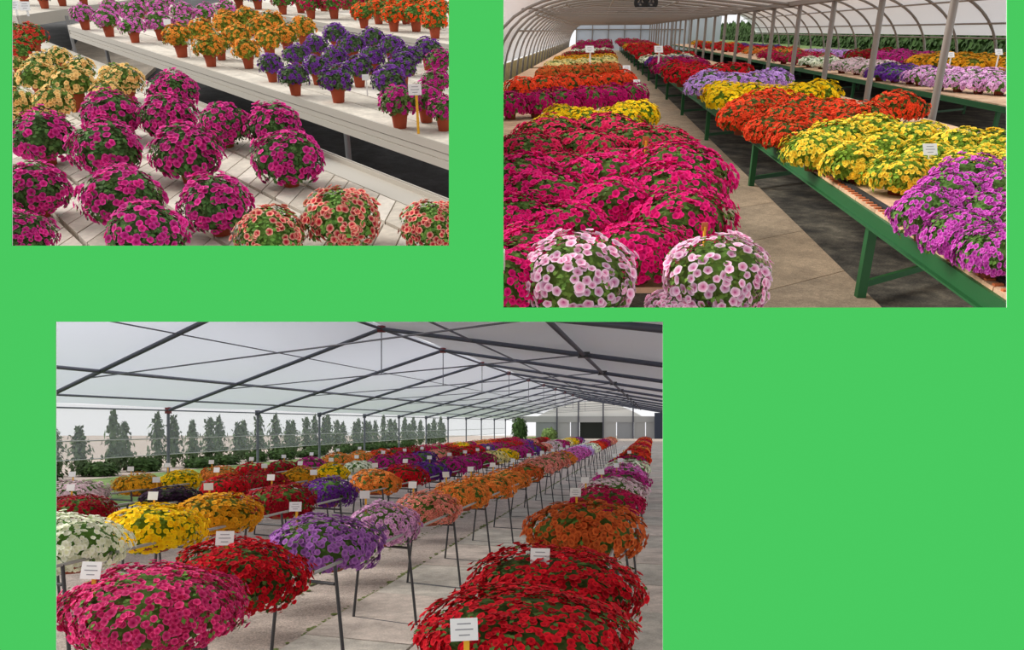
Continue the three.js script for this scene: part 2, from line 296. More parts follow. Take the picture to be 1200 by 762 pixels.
//==== NURSERIES
// trees and shrubs: trunk and leafy crown, half width w, height h
function treeParts(t, variant, w, h, style) {
  const g = once('tree' + style + variant, () => {
    const r = rng(50 + variant * 7 + style.length), M = new Maker(), A = new THREE.Matrix4(), sc = new V3(), G = style === 'light' ? rgb(120, 144, 80) : style === 'dense' ? rgb(58, 82, 40) : rgb(92, 112, 78);
    const n = style === 'conifer' ? 760 : 520;
    for (let i = 0; i < n; i++) {
      let p, L;
      if (style === 'conifer') { const y = 0.06 + 0.94 * r(), a0 = r() * 6.283, tier = 0.68 + 0.42 * Math.sin(y * 24 + variant), rad = Math.pow(1.02 - y, 0.7) * tier * Math.pow(r(), 0.75) * (0.7 + 0.3 * Math.sin(a0 * 5 + Math.floor(y * 8) * 2.1)), a = a0; p = new V3(rad * Math.cos(a), y + rad * 0.05, rad * Math.sin(a)); L = 0.09 + 0.08 * r(); }
      else { const a = r() * 6.283, y = r(), rad = Math.sqrt(Math.max(0, 1 - Math.pow(Math.abs(y - 0.45) / 0.56, 3))) * (0.75 + 0.25 * r()); p = new V3(rad * Math.cos(a), y, rad * Math.sin(a)); L = 0.16 + 0.12 * r(); }
      const d = new V3(p.x + (r() - 0.5) * 0.6, 0.5 + (r() - 0.5), p.z + (r() - 0.5) * 0.6).normalize(), b = 0.6 + 0.8 * r();
      M.add(LEAF, A.compose(p, turnTo(d, r() * 6.28), sc.set(L * 1.2, L * 0.6, L * 1.2)), [G.r * b, G.g * b, G.b * b]);
    }
    if (style !== 'conifer') { const c = new THREE.IcosahedronGeometry(1, 2).attributes.position, q = [], cc = [], ci = [], v = new V3(); for (let k = 0; k < c.count; k++) { v.fromBufferAttribute(c, k); const b = 1; q.push(v.x * 0.8, 0.47 + v.y * 0.46, v.z * 0.8); cc.push(G.r * b, G.g * b, G.b * b); ci.push(k); } M.add(template(q, ci, cc), new THREE.Matrix4(), [1, 1, 1]); }
    return M.build();
  });
  const f = shade(new THREE.Mesh(g, MAT.leaf)); f.name = 'crown'; f.userData.kind = 'stuff'; f.scale.set(w, h * (style === 'conifer' ? 1 : 0.94), w); f.position.y = style === 'conifer' ? 0 : h * 0.06; t.add(f);
  const k = shade(new THREE.Mesh(once('trunk', () => new THREE.CylinderGeometry(0.5, 1, 1, 7).translate(0, 0.5, 0)), MAT.trunk)); k.name = 'trunk'; k.scale.set(w * 0.07, h * 0.8, w * 0.07); t.add(k);
}
// ================================================================ nursery one: small pots on pale slatted benches
{
  const W = new Nursery(-90, 600), H = 0.85, FL = 1.5, C = Math.cos(W.t);
  const a = new THREE.Vector2(-900, -F / C).normalize(), b = new THREE.Vector2(40, -F / C).normalize(), det = a.x * b.y - a.y * b.x;
  const st = (p) => [(p.x * b.y - p.z * b.x) / det, (a.x * p.z - a.y * p.x) / det];          // along the bench, across the bench
  const at = (s, t) => [a.x * s + b.x * t, a.y * s + b.y * t];
  const tOf = (c) => st(W.hit(-300 + c * 290, 200, H))[1];                                     // a line that runs the length of the bench
  const t0 = tOf(1.058), dt = (tOf(2.351) - t0) / 6;
  const cell = (s0, s1, u0, u1, y0, y1) => prism([at(s0, u0), at(s1, u0), at(s1, u1), at(s0, u1)], y0, y1);
  const gap = 0.019;
  // ground
  const fl = thing(W, 'floor', 'black ground cloth under the pale benches', 'floor', W.hit(300, 150, FL), null, 'structure');
  part(fl, 'ground_cloth', prism([[-30, 330], [548, 330], [548, -14], [-40, -14]].map(([x, y]) => { const p = W.hit(x, y, FL); return [p.x, p.z]; }), -FL - 0.05, -FL), MAT.black);
  part(fl, 'base_panel', prism([[-30, 330], [548, 330], [548, -14], [-40, -14]].map(([x, y]) => { const p = W.hit(x, y, FL); return [p.x, p.z]; }), -FL - 0.09, -FL - 0.05), MAT.base);
  const cp = thing(W, 'concrete_path', 'pale concrete path crossing the black ground between the benches', 'path', W.hit(125, 66, FL), null, 'structure');
  part(cp, 'path_slab', prism([[60, 92], [150, 108], [182, 78], [92, 46]].map(([x, y]) => { const p = W.hit(x, y, FL - 0.04); return [p.x, p.z]; }), -FL, -FL + 0.04), MAT.concretePath);
  // near bench: seven strips of short boards with open joints
  const sAt = (px, py) => st(W.hit(px, py, H))[0];
  const nb = thing(W, 'slatted_bench', 'near pale slatted bench of short boards with open joints, holding round pink and peach plants', 'bench', W.hit(255, 240, H));
  const pitch = 0.115, tops = [MAT.benchTop, MAT.benchTop2, MAT.benchTop3], R = rng(5);
  for (let k = -2; k < 6; k++) {
    const u0 = t0 + k * dt + gap, u1 = t0 + (k + 1) * dt - gap * 0.4;
    for (let i = -60; i < 60; i++) {
      const s0 = i * pitch, m = at(s0 + pitch / 2, (u0 + u1) / 2), P = new V3(m[0], -H, m[1]);
      if (W.depth(P) < 2.02) continue;
      const [x, y] = W.pix(P);
      if (x < -25 || x > 540 || y > 325 || y < 15) continue;
      const lift = (R() - 0.5) * 0.002;
      part(nb, 'board', cell(s0 + 0.0045, s0 + pitch - 0.0045, u0, u1, -H - 0.05, -H + lift), tops[Math.floor(R() * 3)]);
    }
  }
  const s0n = sAt(548, 242), s1n = sAt(-5, 28), te = tOf(2.52), tk = t0 + 6 * dt;
  part(nb, 'edge_rail', [cell(s0n, s1n, tk + gap, te - 0.02, -H - 0.03, -H - 0.006), cell(s0n, s1n, te - 0.02, te - 0.012, -H - 0.07, -H + 0.012), cell(s0n, s1n, te - 0.008, te, -H - 0.07, -H + 0.016)], MAT.alu);
  part(nb, 'under_frame', [1.2, 1.6, 2.0, 2.42].map((c) => { const t = tOf(c); return cell(sAt(-300 + c * 290 + 200, 150 + 20 * c), s1n, t, t + 0.04, -H - 0.11, -H - 0.052); }), MAT.alu);
  // middle bench: long boards and a grooved front rail
  function longBench(name, label, c0, c1, sNear, sFar, n, lip) {
    const q0 = tOf(c0), q1 = tOf(c1), w = (q1 - q0) / n, m = at((sNear + sFar) / 2, q0), t = thing(W, name, label, 'bench', new V3(m[0], -H, m[1]));
    for (let k = 0; k < n; k++) part(t, 'board', cell(sNear, sFar, q0 + k * w + (k ? 0.02 : 0), q0 + (k + 1) * w, -H - 0.05, -H - 0.002 * (k % 2)), tops[k % 3]);
    for (const [y0, y1, o] of [[-0.036, 0.004, 0.016], [-0.066, -0.04, 0.01], [-lip, -0.07, 0.016]]) part(t, 'front_rail', cell(sNear, sFar, q0 - o, q0, -H + y0, -H + y1), MAT.alu);
    part(t, 'front_groove', cell(sNear, sFar, q0 - 0.004, q0 - 0.001, -H - lip + 0.005, -H - 0.03), MAT.alu);
    part(t, 'end_rail', cell(sFar, sFar + 0.02, q0 - 0.016, q1, -H - lip, -H + 0.004), MAT.alu);
    return { t, q0, q1 };
  }
  const mid = longBench('slatted_bench', 'middle pale bench holding lilac, orange and purple potted plants above the dark gap', 3.17, 5.32, sAt(548, 178), sAt(74, 31.5), 10, 0.105);
  longBench('slatted_bench', 'pale bench holding red and orange potted plants behind the purple ones', 5.8, 9.5, sAt(545, 53), sAt(240, 7), 10, 0.1);
  for (const [x, y] of [[403, 137], [120, 45], [216, 78]]) {
    const p = W.hit(x, y, H + 0.1); p.z -= 0.03;
    if (x !== 216) part(mid.t, 'leg', [pipe(new V3(p.x, -FL, p.z), new V3(p.x, -H - 0.1, p.z), 0.017, 10)], MAT.steel);
    const d = p.clone(); part(mid.t, 'bracket', [box(d.setY(-H - 0.115).clone(), 0.07, 0.035, 0.06), pipe(d.clone().setY(-H - 0.16), d.clone().setY(-H - 0.115), 0.024, 10)], MAT.steel);
  }
  const gb = thing(W, 'slatted_bench', 'pale bench end with dark purple potted plants beside the lilac ones', 'bench', W.hit(80, 5, H));
  const gp = [[-25, 12], [21, 19], [160, -1], [160, -22], [-25, -22]].map(([x, y]) => { const p = W.hit(x, y, H); return [p.x, p.z]; });
  part(gb, 'board', prism(gp, -H - 0.03, -H), MAT.benchTop2);
  const rail = (i, j, y0, y1, o) => { const p = new V3(gp[i][0], 0, gp[i][1]), q = new V3(gp[j][0], 0, gp[j][1]); const g = beam(p, q, o, y1 - y0); g.translate(0, -H + (y0 + y1) / 2, 0); return g; };
  part(gb, 'front_rail', [rail(0, 1, -0.11, 0.005, 0.03), rail(1, 2, -0.11, 0.005, 0.03)], MAT.alu);
  for (const [x, y] of [[24, 22], [74, 13]]) { const p = W.hit(x, y, H); p.z -= 0.05; part(gb, 'leg', pipe(new V3(p.x, -FL, p.z), new V3(p.x, -H - 0.05, p.z), 0.02, 8), MAT.steel); }

  // plants: [x, base y, mound width] in the photograph's pixels, set on the bench
  function pot(kind, sp, name, label, group, list) {
    for (const [x, y, w, own] of list) {
      const lab = own ?? label, gr = own ? null : group, lift = null;
      const p = W.hit(x, y, H), m = W.depth(p) / F, u = w * m * (sp === SP.peach ? 0.88 : 1);
      if (kind === 'ball') plant(W, p, name, lab, 'potted plant', gr, sp, LOOK.ball, { w: u * 0.49, h: u * 0.385, lift: u * 0.4, pot: u * 0.16, potH: u * 0.26 });
      else plant(W, p, name, lab, 'potted plant', gr, sp, LOOK.small, { w: u * 0.5, h: u * 0.4, lift: u * (lift ?? 0.63), pot: u * 0.23, potH: u * 0.42 });
    }
  }
  pot('ball', SP.pink, 'potted_calibrachoa', 'round pink flowered plant in a clay pot on the near slatted bench', 'pink balls on the near bench',
    [[208, 131, 56, 'smallest pink flower ball, at the bench edge behind the other pink ones'], [138, 163, 68], [203, 166, 66], [267, 172, 62], [325, 176, 66], [58, 193, 76], [133, 208, 80], [225, 214, 82], [342, 218, 78, 'pink flower ball nearest the middle cream and red eyed ball'], [50, 254, 78], [152, 268, 90], [260, 275, 86, 'pink flower ball right beside a cream and red eyed ball'], [36, 303, 70], [178, 308, 90]]);
  pot('ball', SP.salmon, 'potted_calibrachoa', 'round plant with cream and red eyed flowers on the near slatted bench', 'cream and red balls on the near bench', [[322, 304, 78, 'cream and red eyed flower ball next to the pink balls'], [404, 289, 86, 'middle one of three cream and red eyed flower balls'], [508, 293, 72, 'cream and red eyed flower ball farthest from the pink balls']]);
  pot('small', SP.peach, 'potted_calibrachoa', 'peach yellow flowered plant in a clay pot on the near bench', 'peach yellow plants on the near bench',
    [[73, 84, 30], [56, 100, 40], [99, 104, 38], [22, 88, 22], [16, 112, 30], [52, 118, 46], [140, 116, 42], [152, 124, 48], [92, 130, 54], [130, 136, 42], [28, 148, 46], [70, 152, 52], [20, 172, 44]]);
  pot('small', SP.brick, 'potted_calibrachoa', 'brick red flowered plant in a clay pot behind the peach ones', 'brick red plants on the near bench', [[20, 58, 28], [43, 66, 34], [29, 80, 34]]);
  pot('small', SP.candy, 'potted_calibrachoa', 'lilac pink flowered plant in a small clay pot on the middle bench', 'lilac pink plants on the middle bench',
    [[101, 35, 27], [129, 43, 30], [159, 50, 28], [190, 47, 30], [135, 30, 27], [159, 33, 27], [189, 30, 27], [171, 22, 24], [194, 17, 24], [217, 33, 27], [217, 44, 25], [243, 32, 25], [267, 27, 24]]);
  pot('small', SP.tangerine, 'potted_calibrachoa', 'orange flowered plant in a small clay pot on the middle bench', 'orange plants on the middle bench',
    [[214, 67, 35], [248, 78, 33], [240, 58, 32], [260, 70, 28], [268, 43, 28], [293, 42, 30], [281, 64, 32], [292, 80, 31], [307, 53, 30], [321, 47, 30], [317, 68, 31], [338, 62, 30], [357, 54, 31], [267, 48, 28]]);
  pot('small', SP.purple, 'potted_petunia', 'dark purple flowered plant in a small clay pot on the middle bench', 'purple plants on the middle bench',
    [[320, 96, 30], [350, 86, 31], [347, 112, 34], [373, 99, 31], [397, 120, 40], [372, 73, 29], [395, 60, 29], [394, 87, 30], [414, 74, 31], [422, 102, 34], [438, 65, 29], [438, 87, 30], [460, 75, 30], [480, 88, 31], [503, 82, 34], [457, 121, 40], [472, 102, 36]]);
  pot('small', SP.fuchsia, 'potted_petunia', 'magenta flowered plant in a clay pot at the edge of the middle bench', 'magenta plants on the middle bench', [[516, 93, 32], [512, 118, 34], [469, 150, 46], [500, 143, 42], [520, 153, 38]]);
  pot('small', SP.purple, 'potted_petunia', 'purple flowered plant in a clay pot on the back bench', 'purple plants on the back bench', [[281, 10, 24], [303, 11, 24], [262, 6, 22]]);
  pot('small', SP.crimson, 'potted_petunia', 'crimson flowered plant in a clay pot on the back bench', 'crimson plants on the back bench', [[332, 17, 24], [353, 15, 25], [365, 22, 26], [392, 22, 27], [380, 13, 25], [416, 20, 27], [437, 15, 27], [405, 11, 25]]);
  pot('small', SP.vermilion, 'potted_petunia', 'bright orange flowered plant in a clay pot on the back bench', 'bright orange plants on the back bench',
    [[427, 33, 27], [444, 28, 27], [462, 37, 29], [463, 22, 27], [488, 37, 30], [490, 23, 28], [510, 45, 31], [514, 29, 28], [503, 33, 28], [476, 28, 27], [451, 20, 26]]);
  pot('small', SP.blackish, 'potted_petunia', 'dark plum plant in a clay pot on the bench end at the back', 'dark plants on the bench end', [[53, 10, 26], [74, 7, 24], [99, 6, 24], [128, 3, 22], [30, 6, 26]]);
  for (const [x, y, w, c] of [[497, 108, 15, 1], [117, 104, 10, 0], [50, 66, 9, 0], [20, 54, 9, 0], [200, 28, 8, 0], [223, 50, 7, 0], [76, 93, 7, 0], [262, 52, 7, 0], [430, 92, 8, 0], [454, 90, 8, 0], [362, 73, 7, 0]]) {
    const bs = c ? 157 : y + w * 2.6, p = W.hit(c ? 489 : x, bs, H), m = W.depth(p) / F;
    card(W, p, w * m, (bs - y) * m, 0.15, c ? 'large white name card on a yellow stake above the magenta plants' : 'small white name card standing among the potted plants', c ? null : 'small name cards among the pots', c ? MAT.yellowTag : MAT.white, -0.25, !!c);
  }
  for (const [x, y, w] of [[19, 12, 12], [32, 13, 12]]) { const p = W.hit(x, y + 6, H), m = W.depth(p) / F; card(W, p, w * m, w * m * 0.9, 0, 'white card at the corner of the back bench end', 'white cards at the bench corner', MAT.white); }
}
// ================================================================ nursery two: green steel tables under an arched tunnel
{
  const W = new Nursery(36, 702), H = 0.97, FL = 1.54;
  const pxz = (x, y, d) => { const p = W.hit(x, y, d); return [p.x, p.z]; };
  const uAt = (x, y, d) => W.u(W.hit(x, y, d)), zAt = (x, y, d) => -W.hit(x, y, d).z;
  const rowPt = (u, Z) => { const p = W.row(u, 0, Z); return [p.x, p.z]; };
  const cross = (() => { const p = W.hit(901, 358, FL), q = W.hit(997, 332, FL); return (q.z - p.z) / (W.u(q) - W.u(p)); })();     // joints run slantwise: z per u
  const slant = (u, Z, u0) => Z - cross * (u - u0);
  const uPathR = uAt(946.7, 278.7, FL), uPathL = uAt(800, 262, FL), uL = uAt(826, 270, H), uR0 = uAt(1022, 244, H), uR1 = uAt(1060, 132, H), uQ0 = uAt(1067, 103, H), uWall = uAt(590, 111, FL), FAR = 78;
  const Zx = (x, u) => { const k = (x - CX) / F; for (let Z = 2, i = 0; i < 4000; i++, Z += 0.03) { const p = W.row(u, -H, Z); if (W.pix(p)[0] < x !== (u < 0)) return Z; } return FAR; };
  // ground
  const D2 = FL + 0.16, Zc = -W.hit(700, 364, H + 0.1).z, Zp = -W.hit(700, 368, FL).z;
  const g = thing(W, 'floor', 'dark bare soil under the green steel tables', 'floor', W.hit(1000, 300, FL), null, 'structure');
  part(g, 'soil', prism([pxz(566, 368, FL), pxz(1230, 368, FL), pxz(1230, 60, FL), rowPt(30, 100), rowPt(-2, 100), pxz(566, 108, FL)], -FL - 0.02, -FL), MAT.soil2);
  part(g, 'base_panel', prism([pxz(566, 352, FL + 0.05), pxz(1230, 352, FL + 0.05), pxz(1230, 60, FL), rowPt(30, 100), rowPt(-2, 100), pxz(566, 108, FL)], -FL - 0.05, -FL - 0.02), MAT.base);
  const lawn = thing(W, 'lawn', 'strip of green grass beside the tunnel in front of the dark hedge', 'lawn', W.row(18, -FL, 60), null, 'structure');
  part(lawn, 'turf', prism([rowPt(13.2, 26), rowPt(60, 60), rowPt(60, 215), rowPt(4, 215), rowPt(4, 101), rowPt(13.2, 101)], -FL, -FL + 0.05), MAT.grass);
  // path of square slabs
  const path = thing(W, 'paved_path', 'speckled beige slab path between the flower tables', 'path', W.row((uPathL + uPathR) / 2, -FL, 8), null, 'structure');
  for (let k = 0, Z = Zp - 1.17; Z < FAR; k++) {
    const L = 1.32, z1 = Z + L - 0.012, u0 = uPathL - 0.02, u1 = uPathR;
    part(path, 'slab', prism([[u0, Z], [u1, Z], [u1, z1], [u0, z1]].map(([u, z]) => rowPt(u, Math.max(Zp, slant(u, z, u0)))), -FL, -FL + 0.02), k % 2 ? MAT.slab2 : MAT.slab2b);
    Z += L;
  }
  // tables
  function table(label, u0, u1, Z0, Z1, legs, cut, bits) {
    const t = thing(W, 'flower_table', label, 'table', W.row((u0 + u1) / 2, -FL, (Z0 + Z1) / 2)), pl = 0.42;
    for (let Z = Z0 - 3; Z < Z1; Z += pl) {
      const a = [u0, u1].map((u) => [u, Math.max(Z0, slant(u, Z, u0))]), b = [u0, u1].map((u) => [u, Math.max(Z0, slant(u, Z + pl - 0.008, u0))]);
      let poly = [[a[0][0], a[0][1]], [a[1][0], a[1][1]], [b[1][0], b[1][1]], [b[0][0], b[0][1]]];
      if (cut) poly = cut(poly); if (!poly || poly.length < 3) continue;
      if (poly.every((p) => p[1] <= Z0 + 1e-6)) continue;
      if (Z > 26 && Z1 > 26) { if (Math.round((Z - Z0 + 3) / pl) % 4) continue; poly = [rowSeg(u0, Z), rowSeg(u1, Z), rowSeg(u1, Z + pl * 4), rowSeg(u0, Z + pl * 4)]; if (cut) poly = cut(poly); if (!poly) continue; }
      part(t, 'plank', prism(poly.map(([u, z]) => rowPt(u, z)), -H - 0.025, -H), Math.round(Z / pl) % 2 ? MAT.plank : MAT.plankB);
    }
    return t;
  }
  function rowSeg(u, z) { return [u, z]; }
  const clipU = (f) => (poly) => {                                                         // keeps the part of a plank to the right of the line u = f(z)
    const out = []; for (let i = 0; i < poly.length; i++) { const p = poly[i], q = poly[(i + 1) % poly.length], dp = p[0] - f(p[1]), dq = q[0] - f(q[1]); if (dp >= 0) out.push(p); if ((dp >= 0) !== (dq >= 0)) { const k = dp / (dp - dq); out.push([p[0] + (q[0] - p[0]) * k, p[1] + (q[1] - p[1]) * k]); } } return out.length > 2 ? out : null; };
  const lineU = (x) => { const p = W.hit(x, 330, H), q = W.hit(x, 120, H), k = (W.u(q) - W.u(p)) / (q.z - p.z); return (z) => W.u(p) + k * (-z - p.z); };
  const left570 = lineU(566), tl = table('low wide table of peach planks crowded with pink, yellow and orange flowers', uWall + 0.55, uL, Zc, FAR - 4, 0, clipU(left570));
  part(tl, 'edge_strip', beam(W.row(uL + 0.012, -H - 0.02, Zc), W.row(uL + 0.012, -H - 0.02, FAR - 4), 0.03, 0.07), MAT.rubber);
  for (let Z = 5; Z < FAR - 4; Z += 2.4) part(tl, 'leg', beam(W.row(uL - 0.06, -FL, Z), W.row(uL - 0.061, -H - 0.02, Z), 0.05, 0.05), MAT.green);
  const rightCut = (x) => { const f = lineU(x); return (poly) => { const c = clipU((z) => -f(z))(poly.map(([u, z]) => [-u, z])); return c && c.map(([u, z]) => [-u, z]); }; };
  function steel(t, u0, u1, zs, Z0, Z1, x1) {
    part(t, 'front_rail', [beam(W.row(u0, -H - 0.055, Z0), W.row(u0, -H - 0.055, Z1), 0.04, 0.075)], MAT.green);
    part(t, 'lower_flange', [beam(W.row(u0 - 0.02, -H - 0.094, Z0), W.row(u0 - 0.02, -H - 0.094, Z1), 0.05, 0.01)], MAT.green);
    for (const Z of zs) {
      part(t, 'leg', beam(W.row(u0 + 0.02, -FL, Z), W.row(u0 + 0.0201, -H - 0.09, Z), 0.055, 0.055), MAT.green);
      const far = Math.min(u1, u0 + 1.6), zf = slant(far, Z, u0);
      if (x1 && W.pix(W.row(far, -FL + 0.12, zf))[0] > x1 + 20) continue;
      part(t, 'cross_brace', beam(W.row(u0 + 0.02, -FL + 0.1, Z), W.row(far, -FL + 0.1, zf), 0.03, 0.04), MAT.green);
      part(t, 'leg', beam(W.row(far, -FL, zf), W.row(far + 0.0001, -H - 0.03, zf), 0.05, 0.05), MAT.green);
    }
  }
  const zNear = Zx(1215, uR0), z1 = zAt(1022, 244, H), z2 = zAt(890, 155, H), legsR = []; for (let Z = z1 - (z2 - z1); Z < FAR - 4; Z += z2 - z1) if (Z > zNear) legsR.push(Z);
  const tr = table('long green steel table with peach planks along the path, holding violet, yellow and orange flowers', uR0, uR1, zNear, FAR - 4, 0, rightCut(1215));
  steel(tr, uR0, uR1, legsR, zNear, FAR - 4, 1215);
  part(tr, 'edge_strip', beam(W.row(uR0 + 0.07, -H + 0.008, zNear), W.row(uR0 + 0.07, -H + 0.008, FAR - 4), 0.035, 0.02), MAT.rubber);
  for (let Z = zNear + 0.04, k = 0; Z < 14 && k < 120; Z += 0.085, k++) part(tr, 'edge_peg', box(W.row(uR0 + 0.028, -H - 0.002, Z), 0.04, 0.022, 0.022), MAT.orangeBit);
  const uQ1 = 12.4, zNq = Zx(1215, uQ0), legsQ = []; { const q1 = zAt(1176, 122, H), q2 = zAt(1064, 103, H); for (let Z = q1; Z < FAR; Z += q2 - q1) legsQ.push(Z); }
  const tq = table('green steel table beyond the row of posts, holding lilac, white and yellow flowers', uQ0, uQ1, zNq, FAR - 4, 0, rightCut(1220));
  steel(tq, uQ0, uQ1, legsQ, zNq, FAR - 4, 1220);

  // tunnel frame
  const fr = thing(W, 'greenhouse_tunnel', 'arched steel tube greenhouse tunnel covered with white plastic film', 'greenhouse', W.row(2, -FL, 50)), gutY = 0.49, uP = uR1 + 0.06;
  const arch1 = new THREE.CubicBezierCurve(new THREE.Vector2(uWall, -FL), new THREE.Vector2(uWall - 0.05, 0.75), new THREE.Vector2(uWall + 1.3, 1.12), new THREE.Vector2(uP, gutY));
  const arch2 = new THREE.CubicBezierCurve(new THREE.Vector2(uP, gutY), new THREE.Vector2(uP + 3.5, 2.0), new THREE.Vector2(13.6, 2.2), new THREE.Vector2(13.2, -FL));
  const ok = (p) => { const [x, y] = W.pix(p); return x > 560 || y < -8; };
  for (let Z = 20; Z < FAR; Z += 2.05) {
    const pts = arch1.getPoints(20).map((v) => W.row(v.x, v.y, Z)).filter(ok);
    if (pts.length > 4) part(fr, 'hoop', tube(pts, 0.035, 24, 6), MAT.hoop);
    part(fr, 'tie_bar', pipe(W.row(uWall + 0.75, 0.42, Z), W.row(uP, gutY - 0.04, Z), 0.018, 6), MAT.hoop);
  }
  for (let Z = 24; Z < FAR; Z += 3.4) part(fr, 'hoop', tube(arch2.getPoints(24).map((v) => W.row(v.x, v.y, Z)), 0.05, 28, 6), MAT.hoop);
  const zp1 = zAt(1087, 139, H), zp2 = zAt(1015, 120, H), dp = (zAt(899, 88, H) - zp1) / 4;
  for (let Z = zp1; Z < FAR; Z += dp) part(fr, 'post', pipe(W.row(uP, -FL, Z), W.row(uP, gutY, Z), 0.045, 10), MAT.hoop);
  part(fr, 'gutter', beam(W.row(uP, gutY + 0.03, zp1 - 2), W.row(uP, gutY + 0.03, FAR), 0.22, 0.1), MAT.hoop);
  for (const s of [0.3, 0.42, 0.55, 0.7, 0.85]) { const v = arch1.getPoint(s); part(fr, 'purlin', pipe(W.row(v.x, v.y - 0.03, 24), W.row(v.x, v.y - 0.03, FAR), 0.024, 6), MAT.hoop); }
  for (const s of [0.2, 0.45, 0.68, 0.8, 0.86]) { const v = arch2.getPoint(s); part(fr, 'purlin', pipe(W.row(v.x, v.y - 0.04, 26), W.row(v.x, v.y - 0.04, FAR), 0.03, 6), MAT.hoop); }
  function filmOn(curve, s0, s1, Z0, Z1, n, m, zn) {
    const pos = [], idx = []; for (let i = 0; i <= n; i++) { const v = curve.getPoint(s0 + (s1 - s0) * i / n), za = zn ? zn(v) : Z0; for (let j = 0; j <= m; j++) { const p = W.row(v.x, v.y + 0.05, za + (Z1 - za) * j / m); pos.push(p.x, p.y, p.z); } }
    for (let i = 0; i < n; i++) for (let j = 0; j < m; j++) { const a = i * (m + 1) + j, b = a + m + 1; idx.push(a, b, a + 1, b, b + 1, a + 1); }
    const q = new THREE.BufferGeometry(); q.setAttribute('position', new THREE.Float32BufferAttribute(pos, 3)); q.setIndex(idx); q.computeVertexNormals(); return q;
  }
  const nearZ = (v) => { for (let Z = 12; Z < 60; Z += 0.25) if (ok(W.row(v.x, v.y, Z))) return Z; return 60; };
  part(fr, 'plastic_film', filmOn(arch1, 0.12, 1, 20, FAR, 20, 12, nearZ), MAT.film);
  part(fr, 'plastic_film', filmOn(arch2, 0, 0.86, 20, FAR, 20, 10), MAT.film);
  // side wall boards
  const wl = thing(W, 'side_wall', 'low tan board wall along the foot of the arched tunnel', 'wall', W.row(uWall, -FL, 40), null, 'structure');
  for (let Z = Zx(560, uWall) - 1; Z < FAR; Z += 2.05) {
    part(wl, 'wall_board', beam(W.row(uWall - 0.06, -FL + 0.36, Z), W.row(uWall - 0.06, -FL + 0.36, Z + 1.98), 0.03, 0.72), MAT.tanBoard);
  }
  // far end: film wall with frames
  const ew = thing(W, 'end_wall', 'pale blue end wall of the tunnel with upright frames', 'wall', W.row(2, -FL, FAR + 1), null, 'structure');
  for (let k = 0; k < 9; k++) { const u = uWall + 0.6 + k * 1.35; part(ew, 'panel', beam(W.row(u, -0.15, FAR + 1), W.row(u + 1.28, -0.15, FAR + 1), 0.04, 2.75), MAT.endFilm); part(ew, 'upright', box(W.row(u - 0.03, -0.15, FAR + 0.9), 0.07, 2.75, 0.07), MAT.hoop); }
  part(ew, 'cross_bar', pipe(W.row(uWall, 0.1, FAR + 0.85), W.row(uP + 3, 0.1, FAR + 0.85), 0.05, 6), MAT.hoop);
  for (const [x, y, s] of [[757, 3, 0.44], [730, 16, 0.36]]) {
    const p = W.hit(x, y + 120, 1); const d = new V3(x - CX, CY - y, -F).applyQuaternion(W.qi), q = d.multiplyScalar(0.62 / d.y), f = thing(W, 'ventilation_fan', s > 0.4 ? 'dark round fan hanging under the tunnel roof, the larger one' : 'small dark fan hanging far down the tunnel roof', 'fan', q);
    part(f, 'housing', [new THREE.TorusGeometry(0.26 * s, 0.05, 8, 20).translate(q.x - 0.3 * s, q.y, q.z)], MAT.rubber); part(f, 'housing', [new THREE.TorusGeometry(0.26 * s, 0.05, 8, 20).translate(q.x + 0.3 * s, q.y, q.z)], MAT.rubber);
    for (const o of [-0.3, 0.3]) for (let k = 0; k < 3; k++) { const bl = new THREE.BoxGeometry(0.12 * s, 0.24 * s, 0.02); bl.translate(0, 0.12 * s, 0); bl.rotateY(0.4); bl.rotateZ(k * 2.094); bl.translate(q.x + o * s, q.y, q.z); part(f, 'blade', bl, MAT.darkBar); }
    part(f, 'hanger', pipe(new V3(q.x, q.y, q.z), new V3(q.x, q.y + 0.45, q.z), 0.02, 6), MAT.hoop);
  }
  // hedge beyond the lawn
  for (let k = 0; k < 50; k++) {
    const Z = 40 + k * 3.45, u = 24, p = W.row(u, -FL + 0.05, Z), t = thing(W, 'hedge_tree', 'dark green tree in the hedge beyond the lawn and the arched tunnel', 'tree', p, 'hedge trees beyond the tunnel'); t.org = null;
    treeParts(t, k % 3, 1.5, 2.1 + 0.5 * Math.abs(Math.sin(k * 2.1)), 'dense');
  }
  // flowers
  function mass(name, sp, label, group, list, w, h, look) {
    const ys = list.map((v) => v[1]), dirn = label.includes('wide plank table') ? -1 : label.includes('long green table') ? 1 : 0, line = dirn && list.length < 8 && Math.max(...ys) - Math.min(...ys) <= 10 && new Set(list.map((v) => v[0])).size === list.length && list.every((v, i) => !i || v[0] > list[i - 1][0]);
    for (const [i, [x, y, ww, own0]] of list.entries()) {
      const own = own0 ?? (line ? `${label}, ${nth(dirn < 0 ? list.length - 1 - i : i)} from the path` : null);
      const p = W.hit(x, y, H), m = W.depth(p) / F, u = (ww ?? w) * m, v = h * ((ww ?? w) / w) * m;
      const lk = look ?? (w > 52 ? LOOK.mass : LOOK.far);
      plant(W, p, name, own ?? label, 'potted plant', own0 ? null : group, sp, lk, { w: u * 0.5, h: v * 0.5, lift: v * 0.42, pot: u * 0.17, potH: v * 0.3, potMat: MAT.clayDark });
    }
  }
  mass('potted_petunia', SP.blush, 'white petunia ball with pink throats at the front of the wide table', 'white petunias on the wide table', [[676, 365, 126, 'white petunia ball with pink throats and a green top, beside hot pink mounds'], [837, 362, 122, 'white petunia ball with pink throats holding a tall orange stake']], 120, 94, LOOK.blush);
  mass('potted_petunia', SP.blush, 'low white petunia plant between the two large white balls', null, [[802, 365]], 92, 22, LOOK.blush);
  const T = 'on the wide plank table';
